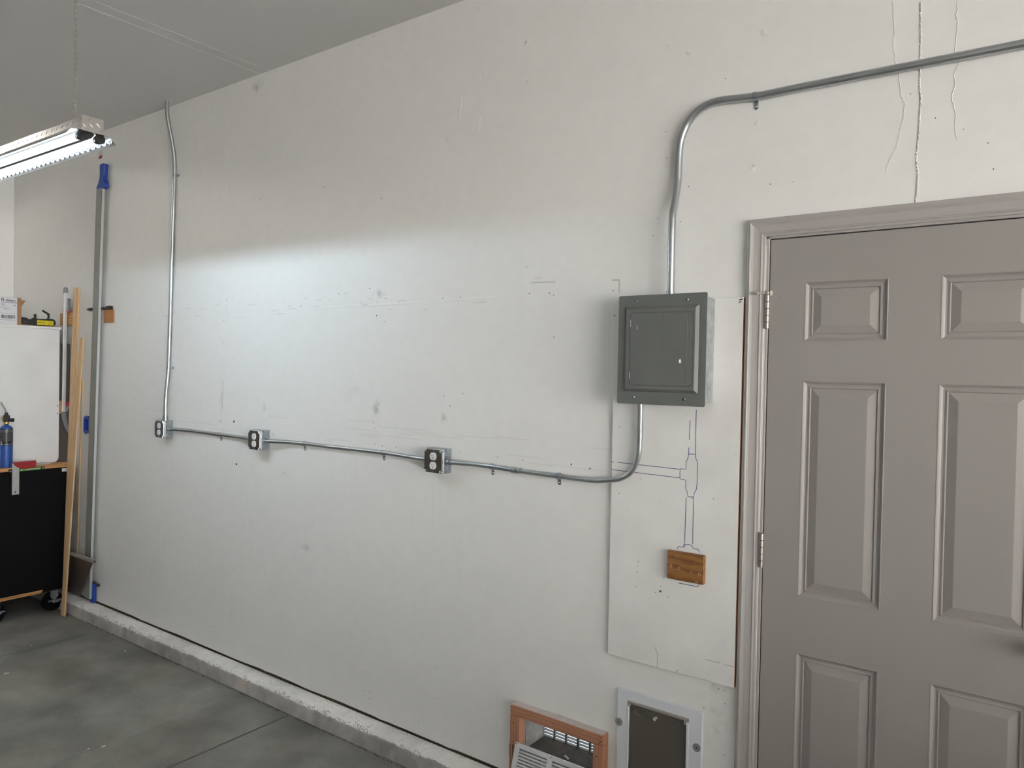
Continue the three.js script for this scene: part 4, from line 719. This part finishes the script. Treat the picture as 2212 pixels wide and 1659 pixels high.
{
  const t = thing('bar_clamp', 'long silver bar clamp with grey and red jaws beside the white cabinet', 'bar clamp');
  const x = -4.785;
  part('bar', bar([x, 1.262, 0.058], [x, 2.085, 0.052], 0.013, 0.023, 0.002), M.alu, t);
  const top = new THREE.Shape(); top.moveTo(-0.016, 0); top.lineTo(0.016, 0); top.lineTo(0.014, 0.028); top.absarc(0, 0.030, 0.014, 0, Math.PI); top.closePath(); top.holes.push(new THREE.Path().absarc(0, 0.028, 0.0055, 0, Math.PI * 2));
  part('end', metres(turned(extruded(top, 0.010, 0.001), 'y', Math.PI / 2)).translate(x - 0.005, 2.080, 0.050), M.clampGrey, t);
  part('handle', metres(turned(extruded((() => { const s = new THREE.Shape(); s.moveTo(-0.070, 1.262); s.quadraticCurveTo(-0.052, 1.272, -0.044, 1.250); s.quadraticCurveTo(-0.042, 1.190, -0.014, 1.124); s.quadraticCurveTo(-0.012, 1.110, -0.026, 1.108); s.quadraticCurveTo(-0.062, 1.170, -0.071, 1.238); s.closePath(); return s; })(), 0.020, 0.003), 'y', Math.PI / 2)).translate(x - 0.008, 0, 0), M.clampGrey, t, 'curved grey handle');
  part('trigger', metres(turned(extruded(poly([[-0.047, 1.294], [-0.047, 1.322], [-0.034, 1.332], [-0.012, 1.333], [-0.016, 1.324], [-0.030, 1.305]]), 0.016, 0.002), 'y', Math.PI / 2)).translate(x - 0.008, 0, 0), M.red, t, 'red release lever');
  part('jaw', metres(turned(extruded(poly([[-0.046, 1.262], [-0.046, 1.294], [-0.030, 1.305], [-0.024, 1.312], [-0.024, 1.298], [-0.036, 1.262]]), 0.018, 0.002), 'y', Math.PI / 2)).translate(x - 0.009, 0, 0), M.clampGrey, t);
}
{
  const t = thing('spare_clamp_head', 'grey and red clamp head on a wooden rack behind the wood strips', 'clamp');
  part('head', metres(extruded((() => { const s = new THREE.Shape(); s.moveTo(-4.83, 2.047); s.lineTo(-4.775, 2.047); s.quadraticCurveTo(-4.790, 1.995, -4.765, 1.972); s.lineTo(-4.765, 1.955); s.lineTo(-4.84, 1.955); s.closePath(); return s; })(), 0.02, 0.002)).translate(0, 0, 0.022), M.clampGrey, t);
  part('jaw', metres(extruded(poly([[-4.84, 1.990], [-4.805, 1.990], [-4.79, 1.970], [-4.755, 1.960], [-4.755, 1.951], [-4.84, 1.951]]), 0.022, 0.002)).translate(0, 0, 0.024), M.red, t, 'red jaw');
}
{
  const t = thing('clamp_rack', 'small wooden rack block fixed to the wall behind the bar clamp', 'rack');
  part('block', box(-4.90, -4.745, 1.862, 1.949, 0.0, 0.038, 0.003), M.ply, t);
}
{
  const t = thing('propane_torch', 'blue gas cylinder torch with a black valve on the cart', 'torch');
  const x = -4.728, z = 0.424, L = (pts) => new THREE.LatheGeometry(pts.map(([a, b]) => new THREE.Vector2(a, b)), 40).translate(x, 0, z);
  part('cylinder', L([[0, 0.9185], [0.034, 0.9185], [0.037, 0.9225], [0.037, 1.165], [0.0345, 1.176], [0.026, 1.186], [0.012, 1.193], [0.011, 1.199], [0, 1.199]]), phys({ color: lin(0.010, 0.075, 0.34), roughness: 0.28, clearcoat: 0.7, clearcoatRoughness: 0.12 }), t);
  const wrap = new THREE.CylinderGeometry(0.0373, 0.0373, 0.106, 48, 1, true).rotateY(2.4).translate(x, 1.116, z);
  part('label', wrap, std({ map: painted(1024, 256, (g) => {
    g.fillStyle = '#15171b'; g.fillRect(0, 0, 1024, 256);
    g.fillStyle = '#6a6d70'; g.fillRect(0, 10, 1024, 46);
    g.fillStyle = '#15171b'; for (let i = 0; i < 4; i++) g.fillRect(0, 16 + i * 11, 1024, 4);
    for (let x0 = 20; x0 < 1024; x0 += 170) for (let y = 66; y < 190; y += 11) { let q = x0; while (q < x0 + 140) { const w = rr(4, 16); g.fillStyle = 'rgba(170,172,174,0.65)'; g.fillRect(q, y, w, 4.5); q += w + rr(3, 6); } }
    g.fillStyle = '#2f8fc4'; g.fillRect(0, 204, 620, 22); g.fillStyle = '#b8bcc0'; g.fillRect(700, 190, 26, 56); g.fillRect(0, 234, 1024, 5);
  }), roughness: 0.32 }), t, 'black printed label');
  part('fitting', L([[0.0115, 1.199], [0.016, 1.199], [0.016, 1.209], [0.013, 1.212], [0.013, 1.217], [0, 1.217]]), M.brass, t, 'brass fitting');
  part('valve', merge([new RoundedBoxGeometry(0.026, 0.044, 0.036, 2, 0.006).translate(x, 1.235, z), cyl(0.011, 0.020, 16, 0.009).translate(x, 1.264, z)]), M.black, t);
  part('knob', merge([at(turned(cyl(0.0125, 0.016, 18), 'x', Math.PI / 2), x + 0.010, 1.224, z - 0.030), at(turned(cyl(0.006, 0.02, 12), 'x', Math.PI / 2), x + 0.010, 1.224, z - 0.016)]), M.black, t);
  part('burner_tube', pipe([[x, 1.268, z + 0.001], [x, 1.285, z + 0.003], [x, 1.300, z + 0.010], [x, 1.322, z + 0.022], [x, 1.340, z + 0.031]], 0.0048, 24, 14), M.nickel, t);
  part('igniter_button', new RoundedBoxGeometry(0.016, 0.020, 0.010, 2, 0.003).translate(x, 1.238, z + 0.022), std({ color: lin(0.30, 0.20, 0.05), roughness: 0.5 }), t);
}
{
  const t = thing('magnetic_holder', 'black magnetic tool bar with a green label on the cart edge', 'tool holder');
  const b = part('bar', box(CX + 0.0005, CX + 0.012, 0.892, 0.911, 0.218, 0.427, 0.002), M.black, t);
  const l = part('label', box(CX + 0.0118, CX + 0.0126, 0.8935, 0.9085, 0.243, 0.368), std({ map: painted(512, 64, (g) => { g.fillStyle = '#4f8f33'; g.fillRect(0, 0, 512, 64); g.fillStyle = '#e8efe4'; g.font = 'bold 36px sans-serif'; g.fillText('1\u2033 MAGNETIC TOOL HOLDER', 118, 45, 380); g.beginPath(); g.moveTo(20, 48); g.lineTo(52, 18); g.lineTo(60, 30); g.lineTo(84, 24); g.lineTo(66, 48); g.fill(); }), roughness: 0.45 }), t, 'green printed label');
  faceUV(l.geometry, 0.243, 0.368, 0.8935, 0.9085);
  each('screw', [discX(0.0045, 0.003, CX + 0.012, 0.902, 0.229, 12), discX(0.0045, 0.003, CX + 0.012, 0.896, 0.421, 12)], M.nickel, t);
}
{
  const t = thing('try_square', 'red-handled steel try square hanging on the magnetic tool bar', 'try square');
  const s = new THREE.Shape(); s.moveTo(-0.411, 0.955); s.lineTo(-0.277, 0.9565); s.lineTo(-0.277, 0.917); s.lineTo(-0.298, 0.909); s.lineTo(-0.347, 0.907); s.lineTo(-0.370, 0.914); s.quadraticCurveTo(-0.400, 0.926, -0.411, 0.955);
  const st = part('stock', metres(turned(extruded(s, 0.014, 0.002), 'y', Math.PI / 2)).translate(CX + 0.014, 0, 0), M.red, t, 'ribbed red plastic stock');
  for (let z = 0.288; z < 0.392; z += 0.0072) part('rib', box(CX + 0.0275, CX + 0.0302, z < 0.35 ? 0.9125 : 0.9255, 0.951, z, z + 0.0034, 0.001), M.red, st);
  const bl = box(CX + 0.0165, CX + 0.0180, 0.745, 0.950, 0.372, 0.4135);
  part('blade', bl, std({ color: lin(0.50, 0.50, 0.49), metalness: 0.6, roughness: 0.45, map: sized(scuffTex, 0.1) }), t, 'steel blade');
  each('blade_hole', [discX(0.0048, 0.0006, CX + 0.0182, 0.762, 0.3935, 16), discX(0.0022, 0.0006, CX + 0.0182, 0.781, 0.3935, 10)], M.dark, t);
  part('graduation', merge(Array.from({ length: 24 }, (_, i) => box(CX + 0.0180, CX + 0.0183, 0.756 + i * 0.0066, 0.7566 + i * 0.0066, 0.406, i % 4 ? 0.4115 : 0.4135))), M.dark, t).userData.kind = 'stuff';
}
{
  const t = thing('carpenter_pencil', 'flat pale wooden shim lying on the cart beside the red square', 'shim');
  part('shim', metres(turned(extruded(poly([[-0.272, 0.9185], [-0.176, 0.9185], [-0.168, 0.925], [-0.19, 0.932], [-0.272, 0.930]]), 0.024, 0.001), 'y', Math.PI / 2)).translate(CX - 0.045, 0, 0), std({ color: lin(0.42, 0.37, 0.33), roughness: 0.8 }), t);
}
{
  const t = thing('cardboard_box', 'brown cardboard box with a white shipping label on the white cabinet', 'box');
  const x = -4.85;
  part('carton', box(x - 0.19, x, 1.8465, 2.028, 0.2965, 0.62, 0.002), M.cardboard, t);
  const fl = new THREE.Shape(); fl.moveTo(0, 0); fl.lineTo(0.032, 0.0); fl.lineTo(0.0, -0.052); fl.closePath();
  part('flap', metres(turned(extruded(fl, 0.003), 'y', Math.PI / 2)).translate(x - 0.02, 2.016, 0.2965), M.cardboard, t);
  const l = part('label', box(x, x + 0.0008, 1.8475, 2.027, 0.3225, 0.475), std({ map: painted(512, 600, (g) => {
    g.fillStyle = '#d9d9de'; g.fillRect(0, 0, 512, 600);
    g.fillStyle = '#16181c'; g.font = 'bold 92px sans-serif'; g.fillText('G', 196, 84);
    g.fillStyle = '#33363c'; for (let i = 0; i < 16; i++) g.fillRect(288 + i * 10, 52, 7, 34);
    g.fillStyle = '#8a8c92'; g.fillRect(286, 16, 120, 5); g.fillRect(286, 28, 60, 4); g.fillStyle = '#333'; g.fillRect(462, 60, 30, 16);
    g.fillStyle = '#2a2c30'; for (let q = 200; q < 490;) { const w = rr(8, 26); g.fillRect(q, 106, w, 13); q += w + rr(4, 8); }
    g.fillStyle = '#70737a'; for (const [y, w] of [[140, 60], [152, 76], [164, 90], [176, 70], [190, 150]]) g.fillRect(196, y, w, 4);
    g.fillStyle = '#333'; g.fillRect(452, 160, 34, 12); g.fillRect(196, 222, 14, 14); g.fillStyle = '#83868c'; for (const [y, w] of [[228, 70], [240, 90], [252, 140], [264, 110]]) g.fillRect(236, y, w, 4);
    g.fillStyle = '#3a3c42'; g.fillRect(180, 352, 300, 4); g.fillRect(180, 500, 300, 4); g.fillStyle = '#a8aab0'; g.fillRect(190, 214, 300, 2); g.fillRect(180, 560, 300, 2);
    g.fillStyle = '#26282c'; for (let q = 200; q < 466;) { const w = [4, 7, 11, 15][Math.floor(rnd() * 4)]; g.fillRect(q, 388, w, 76); q += w + [4, 5, 7][Math.floor(rnd() * 3)]; }
    g.fillStyle = '#55585e'; for (let q = 230; q < 420; q += 22) g.fillRect(q, 474, 14, 9);
  }), roughness: 0.6 }), t, 'white shipping label with a large letter G and a barcode');
  faceUV(l.geometry, 0.3225, 0.475, 1.8475, 2.027);
}
{
  const t = thing('cardboard_strip', 'thin brown cardboard strip lying under the black and yellow tool', 'cardboard');
  part('strip', box(-5.00, -4.86, 1.8465, 1.8525, 0.060, 0.30, 0.001), M.cardboard, t);
}
{
  const t = thing('hand_tool', 'black hand tool with a yellow label lying on the white cabinet', 'tool');
  const x = -4.90, yb2 = 1.8528;
  const s = new THREE.Shape(); s.moveTo(-0.288, yb2 + 0.004); s.lineTo(-0.100, yb2); s.quadraticCurveTo(-0.078, yb2 + 0.006, -0.082, yb2 + 0.030); s.quadraticCurveTo(-0.086, yb2 + 0.050, -0.110, yb2 + 0.050); s.lineTo(-0.200, yb2 + 0.044); s.lineTo(-0.278, yb2 + 0.036); s.quadraticCurveTo(-0.298, yb2 + 0.026, -0.288, yb2 + 0.004);
  part('body', metres(turned(extruded(s, 0.045, 0.004), 'y', Math.PI / 2)).translate(x, 0, 0), M.black, t);
  const lx = x + 0.0452;
  const l = part('label', box(lx, lx + 0.0006, yb2 + 0.004, yb2 + 0.036, 0.098, 0.200), std({ map: painted(512, 160, (g) => { g.fillStyle = '#d8c81e'; g.fillRect(0, 0, 512, 160); g.fillStyle = '#1a1a14'; g.font = 'bold 62px sans-serif'; g.fillText('E4EX-20', 14, 98, 310); g.fillStyle = '#8a8018'; for (let y = 22; y < 140; y += 14) for (let q = 352; q < 480;) { const w = rr(8, 26); g.fillRect(q, y, w, 7); q += w + 6; } }), roughness: 0.4 }), t, 'yellow printed label');
  faceUV(l.geometry, 0.098, 0.200, yb2 + 0.004, yb2 + 0.036);
  part('lever', merge([pipe([[x + 0.022, 1.900, 0.124], [x + 0.022, 1.918, 0.119], [x + 0.022, 1.932, 0.122]], 0.007, 10, 10), pipe([[x + 0.022, 1.934, 0.120], [x + 0.022, 1.944, 0.136], [x + 0.022, 1.957, 0.158]], 0.0065, 10, 10), new THREE.SphereGeometry(0.0085, 14, 10).translate(x + 0.022, 1.934, 0.121)]), M.black, t);
  part('post', merge([box(x + 0.012, x + 0.030, 1.890, 1.930, 0.197, 0.210, 0.003), box(x + 0.008, x + 0.034, 1.890, 1.902, 0.192, 0.222, 0.003)]), M.black, t);
  part('arm', metres(turned(extruded(poly([[-0.294, 1.888], [-0.294, 1.909], [-0.243, 1.903], [-0.232, 1.895], [-0.236, 1.889]]), 0.014, 0.002), 'y', Math.PI / 2)).translate(x - 0.02, 0, 0), M.black, t);
  part('wheel', merge([discX(0.012, 0.004, lx + 0.001, yb2 + 0.016, 0.272, 20), at(turned(new THREE.TorusGeometry(0.0105, 0.0018, 8, 24), 'y', Math.PI / 2), lx + 0.003, yb2 + 0.016, 0.272)]), std({ color: lin(0.03, 0.03, 0.03), roughness: 0.35 }), t);
}
for (const [x, z, s, label] of [[-3.79, 0.75, 0.012, 'largest white paint flake, near the left edge of the floor'], [-2.60, 0.80, 0.008, 'white paint flake left of the near floor joint'], [-2.63, 0.85, 0.005, 'tiny white paint flake beside a larger flake by the near floor joint'], [-4.13, 0.50, 0.005, 'tiny white paint flake in front of the cart caster'], [-3.62, 0.20, 0.006, 'white crumb on the floor by the curb, far side']]) {
  const g = new THREE.IcosahedronGeometry(s, 0); g.scale(1.3, 0.18, 0.8); g.rotateY(rr(0, 3));
  const o = thing('paint_flake', label, 'paint flake', 'white paint flakes on the floor');
  part('flake', g.translate(x, FLOOR + s * 0.17, z), M.whiteMetal, o);
}

// ---------------------------------------------------------------- hanging shop lights
function shopLight(label, x1, yC, zC, len, tilt, color, power, turn = 0) {
  const t = thing('shop_light', label, 'light', 'hanging shop lights');
  t.position.set(x1, yC, zC); t.rotation.set(0, turn, -tilt);          // its near end at x1, it runs towards -x
  const dp = M.diamond ??= std({ color: lin(0.62, 0.60, 0.58), metalness: 1, roughness: 0.24 });
  // channel, with rows of raised lozenges pressed into the sheet
  part('channel', box(-len, 0, 0.016, 0.066, -0.034, 0.034, 0.001), dp, t);
  const loz = [];
  for (let i = 0; i * 0.021 < len; i++) for (const [s, y, a] of [[1, 0.052, 1], [1, 0.031, -1]]) { const g = new THREE.SphereGeometry(0.0075, 8, 5); g.scale(1, 0.26, 0.20); g.rotateZ(0.9 * a * (i % 2 ? 1 : -1)); loz.push(g.translate(-0.008 - i * 0.021, y, 0.034 * s)); }
  part('tread_pattern', merge(loz), dp, t, 'raised tread pattern').userData.kind = 'stuff';
  const cap = part('end_cap', box(0.0002, 0.0016, 0.014, 0.068, -0.036, 0.036, 0.0005), dp, t, 'bright metal end cap');
  part('tread_pattern', merge([[-0.02, 0.042, 1], [0.012, 0.052, -1], [0.002, 0.034, 1], [-0.028, 0.026, -1], [0.026, 0.030, 1]].map(([z, y, a]) => { const g = new THREE.SphereGeometry(0.011, 10, 6); g.scale(0.14, 1, 0.18); g.rotateX(0.75 * a); return g.translate(0.0016, y, z); })), dp, cap).userData.kind = 'stuff';
  // hood on both sides: flat shoulder, then a sloping skirt that ends just below the middle of the tubes
  for (const s of [-1, 1]) {
    const pr = [[0.034, 0.0175], [0.050, 0.0175], [0.066, 0.013], [0.0835, -0.0068], [0.0848, -0.0058], [0.0670, 0.0148], [0.0505, 0.0190], [0.034, 0.0190]];
    const g = extruded(poly(pr.map(([z, y]) => [s * z, y])), len - 0.02);
    g.applyMatrix4(new THREE.Matrix4().makeBasis(V(0, 0, 1), V(0, 1, 0), V(-1, 0, 0))).translate(-0.01, 0, 0);
    const hd = part('hood', metres(g), dp, t);
    const lz = [];
    for (let i = 0; i * 0.021 < len - 0.03; i++) { const q = new THREE.SphereGeometry(0.0085, 8, 5); q.scale(1, 0.16, 0.36); q.rotateY(0.7 * (i % 2 ? 1 : -1)); q.rotateX(s * 0.95); lz.push(q.translate(-0.02 - i * 0.021, 0.0010, s * 0.0748)); }
    part('tread_pattern', merge(lz), dp, hd).userData.kind = 'stuff';
  }
  part('ballast_cover', metres(extruded(poly([[-0.020, 0.016], [0.020, 0.016], [0.008, 0.0005], [-0.008, 0.0005]]), len - 0.06).applyMatrix4(new THREE.Matrix4().makeBasis(V(0, 0, 1), V(0, 1, 0), V(-1, 0, 0)))).translate(-0.03, 0, 0), std({ color: lin(0.022, 0.022, 0.024), roughness: 0.55 }), t, 'dark cover between the tubes');
  for (const s of [-1, 1]) {
    const z = s * 0.030, r = 0.0128;
    for (const x of [-0.012, -len + 0.012]) part('socket', merge([discX(0.0165, 0.012, x, 0, z, 24), box(x - 0.006, x + 0.006, 0, 0.018, z - 0.012, z + 0.012, 0.002)]), M.black, t, 'black lamp holder');
    const tube = part('tube', discX(r, len - 0.07, -len / 2, 0, z, 24), M.tubeGlow, t, 'glowing white LED tube');
    for (const x of [-0.028, -len + 0.028]) part('tube_end', merge([discX(r + 0.0002, 0.016, x, 0, z, 24), discX(r + 0.0012, 0.003, x, 0, z, 24)]), M.chrome, tube);
    // the light of this tube, just in front of its face, turned outwards and down
    const a = new THREE.RectAreaLight(color, power, len - 0.09, 0.0045);
    a.name = 'tube_light';
    a.position.set(-len / 2, 0.001, z + s * 0.0142);
    a.rotation.set(-0.32, s > 0 ? Math.PI : 0, 0, 'YXZ');
    t.add(a);
  }
  return t;
}
function chain(label, x, y0, z) {
  const t = thing('hanging_chain', label, 'chain', 'chains of the shop lights');
  const link = (() => { const pts = [], a = 0.0042, h = 0.0075; for (let i = 0; i <= 8; i++) { const q = Math.PI * i / 8; pts.push(V(a * Math.cos(q), h + a * Math.sin(q), 0)); } for (let i = 0; i <= 8; i++) { const q = Math.PI + Math.PI * i / 8; pts.push(V(a * Math.cos(q), -h + a * Math.sin(q), 0)); } return new THREE.TubeGeometry(new THREE.CatmullRomCurve3(pts, true), 36, 0.00125, 6, true); })();
  const n = Math.round((CEIL - y0) / 0.0196);
  for (let i = 0; i < n; i++) { const m = part('chain_link', link, M.nickel, t); m.position.set(x, y0 + 0.006 + (i + 0.3) * (CEIL - y0) / n, z); m.rotation.y = (i % 2 ? 0.65 : 2.2) ; }
  part('hook', new THREE.TorusGeometry(0.006, 0.0015, 6, 20, 4.5).translate(x, CEIL - 0.004, z), M.nickel, t);
}
const cool = lin(0.68, 0.85, 1.0), white = lin(1.0, 0.95, 0.88);
shopLight('hanging diamond-plate shop light with two glowing tubes in the top left corner', -2.0, 2.393, 1.141, 1.22, 0.008, cool, 345);
chain('thin chain holding up the glowing shop light', -2.103, 2.462, 1.155);
shopLight('second shop light, hung across the room to the left of the view', -4.7, 2.95, 1.3, 1.22, 0, white, 390, Math.PI / 2);
chain('short chain of the second shop light', -4.7, 3.02, 1.7);

{
  const t = thing('tool_chest', 'black tool chest on the cart beyond the white cabinet', 'tool chest');
  part('body', box(-5.40, -4.78, 0.9185, 1.62, 0.66, 1.28, 0.004), M.blackPaint, t);
  for (let i = 0; i < 5; i++) { const d = part('drawer', box(-4.781, -4.772, 0.94 + i * 0.135, 1.065 + i * 0.135, 0.68, 1.26, 0.003), M.blackPaint, t); part('handle', box(-4.772, -4.762, 1.04 + i * 0.135, 1.052 + i * 0.135, 0.72, 1.22, 0.003), M.alu, d); }
}
// the bench along the left wall, to the left of the view: the dark thing that the outlet covers mirror
{
  const t = thing('workbench', 'dark workbench along the left wall beyond the tool cart', 'workbench');
  part('body', box(XL + 0.03, -5.05, FLOOR, 1.18, 1.5, 5.9, 0.003), M.brownBoard, t);
  part('top', box(XL + 0.02, -5.0, 1.181, 1.22, 1.48, 5.95, 0.004, 'z'), std({ color: lin(0.16, 0.10, 0.06), roughness: 0.6 }), t);
}

// crates added on the right-hand side, unseen, between the open garage door and the wall: they keep the low light off the foot of the wall
['nearest', 'middle', 'farthest'].forEach((w, i) => {
  const t = thing('added_crate', `${w} of three unseen wooden crates added to block low daylight`, 'crate', 'added crates that block low daylight');
  const z0 = 0.85 + i * 1.28;
  part('body', box(2.5, 3.5, FLOOR, 0.84, z0, z0 + 1.2, 0.006), M.brownBoard, t);
  each('slat', [0.05, 0.42, 0.80].flatMap((y) => [box(2.482, 2.4995, FLOOR + y, FLOOR + y + 0.09, z0, z0 + 1.2, 0.003), box(2.5, 3.5, FLOOR + y, FLOOR + y + 0.09, z0 - 0.018, z0 - 0.0005, 0.003)]), M.ply, t);
});

renderer.render(scene, camera);
